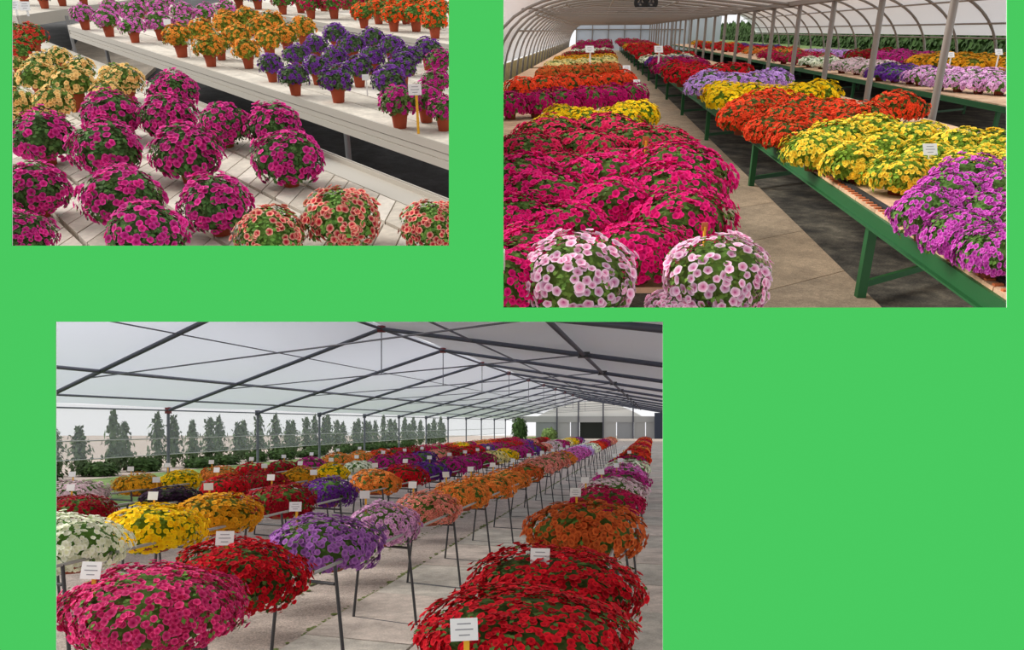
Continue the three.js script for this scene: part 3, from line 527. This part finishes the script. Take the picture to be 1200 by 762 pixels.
  mass('potted_petunia', SP.hot, `hot pink petunia mound ${T}`, 'hot pink petunias', [[600, 356], [628, 338], [745, 330, 118], [660, 306], [795, 292], [602, 300], [720, 280], [782, 262], [640, 270], [704, 250], [792, 240], [604, 250]], 118, 74);
  mass('potted_petunia', SP.rose, `rose red petunia mound ${T}`, 'rose red petunias', [[600, 228], [660, 226], [722, 222], [786, 218], [622, 206], [690, 202], [752, 198], [780, 188, 70], [650, 188], [714, 184]], 92, 52, LOOK.leafy);
  mass('potted_calibrachoa', SP.yellow, `yellow flowered mound ${T}`, 'yellow mounds on the wide table', [[652, 166], [690, 160], [726, 156], [660, 156], [744, 150], [640, 172]], 56, 34);
  mass('potted_petunia', SP.plum, `magenta petunia mound ${T}`, 'magenta mounds on the wide table', [[598, 140], [628, 138], [658, 136], [688, 134], [716, 132], [736, 130]], 46, 34);
  mass('potted_petunia', SP.scarlet, `orange red petunia mound ${T}`, 'orange red mounds on the wide table', [[612, 116], [638, 114], [664, 112], [690, 111], [714, 110], [728, 108]], 38, 26);
  mass('potted_petunia', SP.rust, `rust orange petunia mound ${T}`, 'rust mounds on the wide table', [[642, 95], [660, 94], [678, 93], [696, 92], [714, 91]], 30, 18);
  mass('potted_petunia', SP.cream, `cream white petunia mound ${T}`, 'cream mounds on the wide table', [[650, 84], [666, 83], [682, 82], [698, 81], [712, 80]], 25, 14);
  mass('potted_petunia', SP.golden, `golden yellow petunia mound ${T}`, 'golden mounds on the wide table', [[658, 77], [672, 76], [686, 75.5], [700, 75], [712, 74.5]], 22, 12);
  mass('potted_petunia', SP.darkred, `dark red petunia mound ${T}`, 'dark red mounds on the wide table', [[668, 71], [680, 70.5], [692, 70], [704, 69.5], [712, 69]], 19, 11);
  mass('potted_petunia', SP.white, `far white petunia mound ${T}`, 'far white mounds on the wide table', [[675, 65.5], [686, 65], [697, 64.5], [708, 64]], 16, 8);
  mass('potted_petunia', SP.plum, `far magenta petunia mound at the end of the wide plank table`, 'far magenta mounds on the wide table', [[676, 61], [685, 60.5], [694, 60], [703, 59.5], [711, 59], [682, 56], [692, 55.5], [702, 55], [710, 54.5]], 14, 9);
  const S = 'on the long green table';
  mass('potted_petunia', SP.orchid, `violet pink petunia mound ${S}`, 'violet petunias', [[1082, 282], [1120, 306], [1160, 326], [1105, 262], [1148, 285], [1130, 244], [1170, 262], [1192, 300]], 88, 66);
  mass('potted_calibrachoa', SP.lemon, `yellow flowered mound with bright leaves ${S}`, 'yellow mounds on the long table', [[952, 200], [998, 214], [1050, 228], [1100, 230], [978, 188], [1030, 200], [1085, 210], [1140, 218], [1172, 222], [1018, 180], [1070, 188], [1122, 196], [1165, 200]], 76, 48, LOOK.leafy);
  mass('potted_petunia', SP.scarlet, `orange red petunia mound ${S}`, 'orange red mounds on the long table', [[868, 158], [900, 172], [930, 178], [882, 148], [915, 158], [950, 166], [985, 166], [900, 140], [938, 148], [975, 152], [1010, 156], [1046, 144]], 62, 38);
  mass('potted_calibrachoa', SP.yellow, `yellow flowered mound behind the orange ones ${S}`, 'yellow mounds behind the orange', [[850, 132], [876, 138], [846, 124], [878, 126], [908, 130], [936, 126], [958, 124]], 48, 30);
  mass('potted_petunia', SP.lilac, `pale lilac petunia mound ${S}`, 'lilac mounds on the long table', [[822, 116], [846, 118], [830, 108], [860, 110], [886, 110], [905, 106]], 42, 26);
  mass('potted_petunia', SP.red, `red petunia mound ${S}`, 'red mounds on the long table', [[798, 102], [820, 106], [792, 95], [815, 97], [840, 99], [862, 97]], 38, 24);
  mass('potted_petunia', SP.plum, `purple magenta petunia mound ${S}`, 'magenta mounds on the long table', [[780, 90], [800, 92], [820, 90], [776, 84], [796, 84], [814, 84]], 30, 18);
  mass('potted_petunia', SP.violet, `violet petunia mound behind the magenta ones ${S}`, 'violet mounds on the long table', [[768, 80], [784, 80], [800, 79]], 25, 14);
  mass('potted_petunia', SP.white, `white petunia mound ${S}`, 'white mounds on the long table', [[760, 76], [774, 75], [788, 74.5], [802, 74]], 22, 11);
  mass('potted_petunia', SP.red, `far red petunia mound ${S}`, 'far red mounds on the long table', [[754, 71], [766, 70.5], [778, 70], [792, 70], [806, 71], [746, 66], [756, 65.5], [768, 65], [780, 65], [742, 62], [752, 61.5], [762, 61]], 19, 11);
  mass('potted_petunia', SP.golden, `far golden petunia mound ${S}`, 'far golden mounds on the long table', [[737, 59], [746, 58.5], [755, 58], [764, 58]], 15, 8);
  mass('potted_petunia', SP.crimson, `far crimson petunia mound at the end of the long green table`, 'far crimson mounds on the long table', [[731, 56], [739, 55.5], [748, 55], [756, 55], [727, 53], [735, 53], [744, 53]], 13, 8);
  const Q = 'on the table beyond the posts';
  mass('potted_petunia', SP.mixlilac, `pink and lilac petunia mound ${Q}`, 'pink lilac mounds beyond the posts', [[1100, 106], [1122, 108], [1146, 110], [1170, 112], [1188, 112], [1112, 101], [1136, 102], [1160, 103], [1078, 101]], 40, 24);
  mass('potted_petunia', SP.violet, `violet petunia mound ${Q}`, 'violet mounds beyond the posts', [[1030, 95], [1048, 97], [1066, 99], [1042, 91], [1062, 93], [1084, 95]], 34, 18);
  mass('potted_petunia', SP.palepink, `pale pink petunia mound ${Q}`, 'pale pink mounds beyond the posts', [[986, 86], [1004, 88], [1018, 90], [1000, 83], [1018, 85], [1036, 86]], 30, 16);
  mass('potted_petunia', SP.white, `white petunia mound ${Q}`, 'white mounds beyond the posts', [[948, 79], [962, 81], [976, 82], [970, 78]], 26, 13);
  mass('potted_petunia', SP.crimson, `crimson petunia mound ${Q}`, 'crimson mounds beyond the posts', [[918, 75], [930, 76], [942, 77], [934, 72], [950, 73], [964, 74], [900, 71]], 25, 13);
  mass('potted_calibrachoa', SP.golden, `golden yellow flowered mound ${Q}`, 'golden mounds beyond the posts', [[1078, 82], [1096, 83], [1116, 84], [1138, 85], [1160, 85], [1182, 86], [1106, 79], [1130, 80], [1154, 81], [1176, 81]], 34, 19);
  mass('potted_petunia', SP.fuchsia, `magenta petunia mound ${Q}`, 'magenta mounds beyond the posts', [[1034, 75], [1048, 77], [1062, 78], [1052, 73], [1070, 75], [1084, 76]], 29, 16);
  mass('potted_petunia', SP.darkred, `dark red petunia mound ${Q}`, 'dark red mounds beyond the posts', [[1002, 72], [1014, 72], [1024, 72], [1038, 70]], 24, 14);
  mass('potted_petunia', SP.lilac, `lilac petunia mound ${Q}`, 'lilac mounds beyond the posts', [[950, 68], [962, 68], [974, 68], [986, 69], [996, 69]], 21, 11);
  mass('potted_petunia', SP.amber, `orange petunia mound ${Q}`, 'orange mounds beyond the posts', [[898, 66], [910, 67], [922, 67], [934, 68], [880, 65]], 20, 10);
  mass('potted_petunia', SP.red, `far red petunia mound ${Q}`, 'far red mounds beyond the posts', [[862, 63], [874, 63], [886, 62], [900, 62], [914, 63], [928, 63], [850, 61], [836, 59], [822, 57.5], [846, 58], [862, 59]], 18, 9);
  mass('potted_petunia', SP.violet, `far violet petunia mound ${Q}`, 'far violet mounds beyond the posts', [[884, 59], [896, 59.5], [908, 60], [870, 58]], 16, 8);
  mass('potted_petunia', SP.golden, `far golden petunia mound ${Q}`, 'far golden mounds beyond the posts', [[830, 55], [844, 56], [858, 56], [816, 54]], 15, 7);
  for (const [x, y, w, l] of [[1081, 177, 17, 'white name card lying in the yellow mounds of the long table'], [733, 82, 9, 'white name card above the rust orange mounds'], [745, 98, 8, 'white name card above the orange red mounds'], [770, 60, 10, 'large white name card above the white mounds of the long table'], [690, 60, 10, 'white name card above the dark red mounds of the wide table'], [1165, 63, 9, 'white name card above the golden mounds beyond the posts'], [1110, 66, 8, 'white name card behind the golden mounds beyond the posts']]) {
    const p = W.hit(x, y + w * 2.6, H), m = W.depth(p) / F; card(W, p, w * m, w * 2.6 * m, 0.1, l, null, MAT.white, -0.5);
  }
  for (const [x, y0, y1, l] of [[823, 318, 266, 'tall orange plastic stake in the white petunia ball beside the path'], [757, 208, 168, 'orange plastic stake among the rose red mounds']]) {
    const p = W.hit(x, y0 + 30, H), m = W.depth(p) / F, t = thing(W, 'plastic_stake', l, 'stake', p); part(t, 'stem', beam(p.clone(), p.clone().add(new V3(-5 * m, (y0 + 30 - y1) * m, 0.001)), 6 * m, 2 * m), MAT.yellowTag);
    const q = p.clone().add(new V3(-5 * m, (y0 + 30 - y1) * m, 0)); part(t, 'tip', box(q, 7 * m, 9 * m, 2 * m), MAT.orangeBit);
  }
}
// ================================================================ nursery three: rows of flower bowls on rails under a wide span
{
  const W = new Nursery(CY, 768), FL = 1.5, BD = 0.9, P = (u, y, Z) => W.row(u, y, Z), xz = (u, Z) => { const p = P(u, 0, Z); return [p.x, p.z]; };
  // ground
  const fl = thing(W, 'floor', 'pinkish gravel ground between the rows of flower bowls', 'floor', P(-4, -FL, 12), null, 'structure');
  part(fl, 'gravel', prism([[-70, -2.4], [8, -2.4], [40, -110], [-70, -110]], -FL - 0.1, -FL), MAT.gravel3);
  const lawn = thing(W, 'lawn', 'narrow strip of grass along the netting in front of the young trees', 'lawn', P(-14, -FL, 30), null, 'structure');
  part(lawn, 'turf', prism([xz(-9.6, 8), xz(-15, 8), xz(-15, 100), xz(-9.6, 100)], -FL, -FL + 0.03), MAT.grass);
  const walk = thing(W, 'paved_aisle', 'grey concrete slab aisle between two rows of flower bowls', 'path', P(-1.6, -FL, 10), null, 'structure');
  for (const [u0, u1, L, o] of [[-2.46, -1.62, 1.5, 0], [-1.61, -0.86, 1.5, 0.7], [-0.2, 0.9, 1.15, 0.3]]) for (let Z = 3 + o, k = 0; Z < 60; Z += L, k++) {
    const sk = 0.35, q = (u, z) => xz(u, z - sk * (u - u0));
    part(walk, 'slab', prism([q(u0, Z), q(u1 - 0.012, Z), q(u1 - 0.012, Z + L - 0.014), q(u0, Z + L - 0.014)], -FL, -FL + 0.02 + 0.003 * ((k * 7) % 3)), (k + (u0 > -1.7)) % 2 ? MAT.slab3 : MAT.slab3b);
  }
  { const R = rng(91), ge = []; for (let i = 0; i < 900; i++) { const Z = 4.5 + R() * 26, g = new THREE.IcosahedronGeometry(0.008 + 0.026 * R() * R(), 0); g.scale(1 + R(), 0.35, 1 + 2 * R()); const p = P(R() < 0.75 ? -2.48 + (R() - 0.5) * 0.07 : -3.15 + (R() - 0.5) * 0.1, -FL + 0.01, Z); g.translate(p.x, p.y, p.z); ge.push(g); }
    const ms = thing(W, 'moss', 'green moss and weeds growing along the edge of the slabs', 'moss', P(-2.5, -FL, 8), null, 'stuff'); part(ms, 'moss_tufts', ge, MAT.moss).userData.kind = 'stuff'; }

  // wide span house: posts, rafters, ties, purlins, film
  const gh = thing(W, 'greenhouse', 'wide span greenhouse of grey steel rafters under white plastic film', 'greenhouse', P(-6, -FL, 40));
  const S = 5.4, uE = -13.7, uM = -5.97, yE = 0.38, yM = 2.07, fall = 1.37, half = uM - uE;
  const roof = (a, Zr) => P(uM + half * a, yM - (a < 0 ? yM - yE : fall) * Math.abs(a), Zr - S * a);            // a: -1 eave, 0 ridge, to the right positive; frames stand slantwise
  const zf = (n) => 13.2 + n * S, N = 12;
  for (let n = 0; n < N; n++) {
    const Z = zf(n), r = 0.045;
    part(gh, 'rafter', pipe(n ? roof(-1, Z) : roof(-1, Z), roof(0, Z), r, 6), MAT.hoop3);
    if (n) part(gh, 'rafter', pipe(roof(0, Z), roof(0.95, Z), r, 6), MAT.hoop3);
    else part(gh, 'rafter', pipe(roof(0.3, Z), roof(0.86, Z), r, 6), MAT.hoop3);
    part(gh, 'tie_rod', pipe(roof(-0.69, Z), roof(0.606, Z), 0.014, 5), MAT.thin3);
    const k = roof(-0.69, Z).lerp(roof(0.606, Z), 0.69 / 1.296); if (n) part(gh, 'king_rod', pipe(roof(0, Z), k, 0.012, 5), MAT.thin3);
    part(gh, 'joint', box(roof(0, Z), 0.16, 0.14, 0.14), MAT.redJoint); part(gh, 'joint', box(roof(-1, Z), 0.14, 0.18, 0.14), n === 1 ? MAT.redJoint : MAT.hoop3); if (n) part(gh, 'joint', box(roof(0.606, Z), 0.2, 0.1, 0.2), MAT.darkBar);
    const e = roof(-1, Z); part(gh, 'post', pipe(new V3(e.x, -FL, e.z), e, 0.045, 8), MAT.thin3);
  }
  const nearOf = (a) => { const v = roof(a, 0).y; return Math.max(4, v / (a > 0.2 ? 0.1285 : 0.152)); };
  const line = (a, r, m) => { const Z0 = Math.max(nearOf(a), 6) + S * a; part(gh, 'purlin', pipe(roof(a, Z0), roof(a, zf(N)), r, 6), m); };
  line(-0.62, 0.036, MAT.thin3); line(-0.86, 0.025, MAT.thin3); line(-0.3, 0.012, MAT.thin3); line(0, 0.03, MAT.hoop3); line(0.606, 0.04, MAT.hoop3); line(0.3, 0.02, MAT.thin3); line(-1, 0.02, MAT.thin3);
  function film(a0, a1, n, m) {
    const pos = [], idx = []; for (let i = 0; i <= n; i++) { const a = a0 + (a1 - a0) * i / n, z0 = nearOf(a) + S * a; for (let j = 0; j <= m; j++) { const f = j / m, p = roof(a, z0 + (zf(N) - 2 - z0) * f * f); pos.push(p.x, p.y + 0.09 + 0.02 * Math.sin(j * 2.4 + i), p.z); } }
    for (let i = 0; i < n; i++) for (let j = 0; j < m; j++) { const q = i * (m + 1) + j, b = q + m + 1; idx.push(q, b, q + 1, b, b + 1, q + 1); }
    const g = new THREE.BufferGeometry(); g.setAttribute('position', new THREE.Float32BufferAttribute(pos, 3)); g.setIndex(idx); g.computeVertexNormals(); return g;
  }
  part(gh, 'plastic_film', film(-1, 0, 14, 24), MAT.film3); part(gh, 'plastic_film', film(0, 0.97, 14, 24), MAT.film3);
  // side netting between the posts
  for (let n = -1; n < N - 1; n++) {
    const a = P(uE - 0.05, 0, zf(n) + S + (n < 0 ? -0.5 : 0)), b = P(uE - 0.05, 0, zf(n + 1) + S), hz = zf(n + 1) - zf(n), L = b.distanceTo(a);
    const g = new THREE.PlaneGeometry(L, 0.86 + yE + 0.09, 6, 3); g.rotateY(Math.atan2(-(b.z - a.z), b.x - a.x)); g.translate((a.x + b.x) / 2, (yE + 0.09 - 0.86) / 2, (a.z + b.z) / 2); part(gh, 'side_net', g, MAT.haze);
    for (const y of [-0.41, -0.86]) part(gh, 'net_wire', pipe(a.clone().setY(y), b.clone().setY(y), 0.014, 5), MAT.pale);
  }
  // end of the house
  const ZE = 87, ew = thing(W, 'end_wall', 'grey end wall of the greenhouse with panels under a white arched roof', 'wall', P(-6, -FL, ZE), null, 'structure');
  const X = (x) => (x - 768) * ZE / 1000, Yp = (y) => (CY - y) * ZE / 1000, rect = (x0, x1, y0, y1, o = 0) => { const a = P(X(x0), (Yp(y0) + Yp(y1)) / 2, ZE - o), b = P(X(x1), (Yp(y0) + Yp(y1)) / 2, ZE - o); return beam(a, b, 0.06, Math.abs(Yp(y1) - Yp(y0))); };
  for (const [x0, x1, m] of [[628, 652, 0], [653, 668, 1], [669, 679, 0], [707, 722, 1], [723, 742, 0], [743, 756, 1]]) part(ew, 'panel', rect(x0, x1, 495, 518), m ? MAT.panel3b : MAT.panel3);
  part(ew, 'doorway', rect(679, 706, 495, 518, -0.5), MAT.dark3); part(ew, 'panel', rect(757, 767, 488, 518), MAT.panel3b); part(ew, 'post', rect(767, 790, 484, 520, 1), MAT.blue3);
  part(ew, 'lintel', rect(600, 767, 488, 495, 0.1), MAT.panel3b);
  { const s = new THREE.Shape(), x0 = X(628), x1 = X(754), y0 = Yp(489), h = Yp(470) - y0; s.moveTo(x0, y0); s.quadraticCurveTo((x0 + x1) / 2, y0 + h * 2, x1, y0); s.lineTo(x0, y0); const g = new THREE.ExtrudeGeometry(s, { depth: 0.1, bevelEnabled: false, curveSegments: 16 }); const p = P(0, 0, ZE + 0.3); g.translate(p.x, 0, p.z); part(ew, 'arched_gable', g, MAT.white); }
  for (const x of [653, 678, 707, 742]) part(ew, 'upright', rect(x - 0.8, x + 0.8, 470, 518, 0.2), MAT.hoop3);
  { const p = P(X(616), -FL, ZE - 4), t = thing(W, 'clipped_bush', 'dark green clipped bush beside the grey end wall', 'bush', p); t.org = null; treeParts(t, 1, 0.8, 1.9, 'dense'); }
  { const p = P(X(600) * 1.1, -FL, ZE + 20), t = thing(W, 'far_shrub', 'pale green shrub behind the clipped bush', 'bush', P(X(648), -FL, ZE - 3)); t.org = null; treeParts(t, 2, 0.8, 1.0, 'light'); }
  // young trees behind the netting
  for (let k = 0; k < 42; k++) {
    const R = rng(400 + k), Z = 23.2 + k * 1.12 + (R() - 0.5) * 0.3, u = -17 - (R() - 0.5) * 0.5, h = 1.45 + 0.45 * R() + (k % 5 === 3 ? 0.2 : 0) - (k < 3 ? 0.25 : 0);
    const t = thing(W, 'young_conifer', 'young feathery conifer in the row behind the netting', 'tree', P(u, -FL, Z), 'young conifers behind the netting'); t.org = null; treeParts(t, k % 4, 0.66 + 0.16 * R(), h, 'conifer');
  }
  for (let k = 0; k < 16; k++) { const R = rng(700 + k), t = thing(W, 'low_shrub', 'low dark shrub at the foot of the young conifers', 'bush', P(-15.6 - R(), -FL, 20 + k * 2.3), 'low shrubs along the netting'); t.org = null; treeParts(t, k % 3, 0.45 + 0.2 * R(), 0.3 + 0.15 * R(), 'dense'); }

  // rails and stands of a row
  function row(u, Z0, Z1, what) {
    const t = thing(W, 'row_rails', `pair of thin steel rails carrying ${what}`, 'rail', P(u, -FL, (Z0 + Z1) / 2));
    for (const s of [-0.2, 0.2]) part(t, 'rail', pipe(P(u + s, -BD + 0.1, Z0), P(u + s, -BD + 0.1, Z1), 0.011, 6), MAT.pale);
    let n = 0;
    for (let Z = Z0 + 0.25; Z < Z1 && n < 26; Z += 1.42, n++) {
      const sk = 0.5, a = P(u - 0.28, -FL + 0.02, Z + sk * 0.28), b = P(u + 0.28, -FL + 0.02, Z - sk * 0.28), c = P(u - 0.2, -BD + 0.1, Z + sk * 0.2), d = P(u + 0.2, -BD + 0.1, Z - sk * 0.2);
      const f = thing(W, 'trestle_stand', `${nth(n)} dark steel trestle with splayed legs under ${what}`, 'stand', P(u, -FL, Z), `trestles under ${what}`);
      part(f, 'leg', pipe(a, c, 0.011, 6), MAT.darkBar); part(f, 'leg', pipe(b, d, 0.011, 6), MAT.darkBar); part(f, 'foot_bar', pipe(a, b, 0.01, 6), MAT.darkBar); part(f, 'top_bar', pipe(c.clone().setY(-BD - 0.014), d.clone().setY(-BD - 0.014), 0.01, 6), MAT.darkBar);
    }
  }
  row(-2.03, 3.3, 44, 'the row headed by the pink bowl'); row(-0.47, 2.6, 44, 'the row headed by two red bowls'); row(-3.57, 4.7, 40, 'the row headed by the white bowl'); row(-5.1, 6.8, 36, 'the dark red and plum row'); row(-6.45, 8.6, 32, 'the row beside the grass');
  const NAMES = { pinkmix: 'pink', red: 'bright red', mauve: 'purple and mauve', mixlilac: 'pale lilac', coral: 'salmon', amber: 'orange', rust: 'rust orange', white: 'white', yellow: 'bright yellow', golden: 'golden yellow', darkred: 'dark red', violet: 'deep violet', blackish: 'near black plum', palepink: 'pale pinkish white', crimson: 'crimson', fuchsia: 'magenta', plum: 'deep magenta', scarlet: 'orange red', tangerine: 'orange', cream: 'cream', candy: 'lilac pink', lilac: 'lilac' };
  const CARD = { 3.45: [-0.165, -0.06], 4.12: [0.22, -0.04], 3.8: [0.105, -0.075], 3.02: [0.06, -0.1, -0.3] };
  function bowl(u, Z, key, w, h, rowName, one, k = 0) {
    const p = P(u, -BD, Z), near = Z < 4.8, c = NAMES[key], far = Z > 13, look = near ? LOOK.basketNear : far ? LOOK.basketFar : LOOK.basket;
    const label = one ?? `${nth(k)} flower bowl along ${rowName}, with ${c} flowers`, cd = CARD[Z] ?? [0, 0];
    plant(W, p, 'flower_bowl', label, 'flower bowl', one ? null : `${far ? 'distant ' : ''}${c} bowls in ${rowName}`, SP[key], look, { w: w / 2, h: h / 2, lift: h * 0.42, pot: w * 0.26, potH: 0.14, bowl: 1, potMat: MAT.clayDark });
    if (Z < 20 && rowName) card(W, P(u - 0.12 - 0.1 * Math.sin(Z * 5) + cd[0], -BD + h * 0.62 + cd[1], Z + 0.06 - (cd[0] ? 0.16 : 0) + (cd[2] ?? 0)), near ? 0.085 : 0.075, h * 0.2 + 0.09, 0.1 + 0.3 * Math.sin(Z * 3), `white name card on the ${nth(k)} bowl along ${rowName}`, `${far ? 'distant ' : ''}name cards in ${rowName}`, MAT.yellowTag, -0.25, Z < 6);
  }
  // nearest bowls as they stand, then each row on to the end of the house
  const seqs = [
    { u: -2.03, name: 'the row headed by the pink bowl', first: [[3.45, 'pinkmix', 0.71, 0.36], [4.12, 'red', 0.68, 0.38], [5.25, 'mauve', 0.66, 0.36], [6.35, 'mixlilac', 0.55, 0.34], [7.6, 'coral', 0.56, 0.32], [8.9, 'amber', 0.62, 0.34], [10.3, 'amber', 0.66, 0.32], [11.7, 'amber', 0.62, 0.3], [13.1, 'rust', 0.62, 0.3]], rest: ['coral', 'coral', 'amber', 'candy', 'candy', 'lilac', 'white', 'white', 'scarlet', 'red', 'fuchsia', 'plum'] },
    { u: -0.47, name: 'the row headed by two red bowls', first: [[3.02, 'red', 0.74, 0.34], [3.8, 'red', 0.79, 0.38], [5.75, 'rust', 0.78, 0.42], [8.0, 'crimson', 0.7, 0.34], [9.4, 'palepink', 0.7, 0.34], [10.9, 'fuchsia', 0.72, 0.34], [12.4, 'candy', 0.7, 0.34], [14.2, 'white', 0.7, 0.34], [16, 'plum', 0.7, 0.34], [17.8, 'scarlet', 0.72, 0.36]], rest: ['red', 'scarlet', 'amber', 'crimson'] },
    { u: -3.57, name: 'the row headed by the white bowl', first: [[5.2, 'white', 0.62, 0.38], [6.05, 'yellow', 0.68, 0.36], [6.95, 'golden', 0.68, 0.36], [8.15, 'darkred', 0.64, 0.36], [9.3, 'violet', 0.58, 0.34], [10.9, 'amber', 0.66, 0.34], [12.2, 'red', 0.62, 0.34], [13.5, 'violet', 0.62, 0.34]], rest: ['fuchsia', 'plum', 'cream', 'yellow', 'fuchsia', 'violet', 'darkred', 'coral', 'palepink'] },
    { u: -5.08, name: 'the dark red and plum row', first: [[7.5, 'darkred', 0.6, 0.3], [8.95, 'blackish', 0.62, 0.27], [10.1, 'red', 0.56, 0.32], [11.1, 'darkred', 0.56, 0.32], [12.2, 'golden', 0.54, 0.3], [13.4, 'yellow', 0.54, 0.3], [14.6, 'white', 0.54, 0.3]], rest: ['fuchsia', 'violet', 'coral', 'darkred', 'red', 'violet', 'fuchsia', 'plum', 'red'] },
    { u: -6.45, name: 'the row beside the grass', first: [[9.5, 'palepink', 0.66, 0.3], [10.65, 'golden', 0.58, 0.3], [11.6, 'yellow', 0.56, 0.3], [12.6, 'amber', 0.56, 0.3], [13.7, 'red', 0.56, 0.3], [14.8, 'darkred', 0.56, 0.3], [16, 'fuchsia', 0.56, 0.3]], rest: ['amber', 'scarlet', 'red', 'darkred', 'crimson', 'scarlet', 'yellow', 'plum'] },
  ];
  const ONE = { '3.02': 'bright red flower bowl at the head of its row, before another red one', '3.8': 'second bright red flower bowl, in front of the rust orange one' };
  for (const s of seqs) {
    let Z = 0, k = 0, i = 0;
    for (const [z, key, w, h] of s.first) { bowl(s.u, z, key, w, h, s.name, ONE[z], i++); Z = z; }
    for (Z += 1.35; Z < 40; Z += 1.35, k++) bowl(s.u, Z, s.rest[Math.floor(k * 0.8) % s.rest.length], 0.62, 0.34, s.name, null, i++);
  }
  for (const [u, z, key] of [[-5.5, 7.0, 'fuchsia'], [-5.5, 6.5, 'crimson']]) bowl(u - 0.15, z, key, 0.5, 0.3, 'the corner beside the dark red bowl', null, z > 6.8 ? 1 : 0);
}
renderer.render(scene, camera);
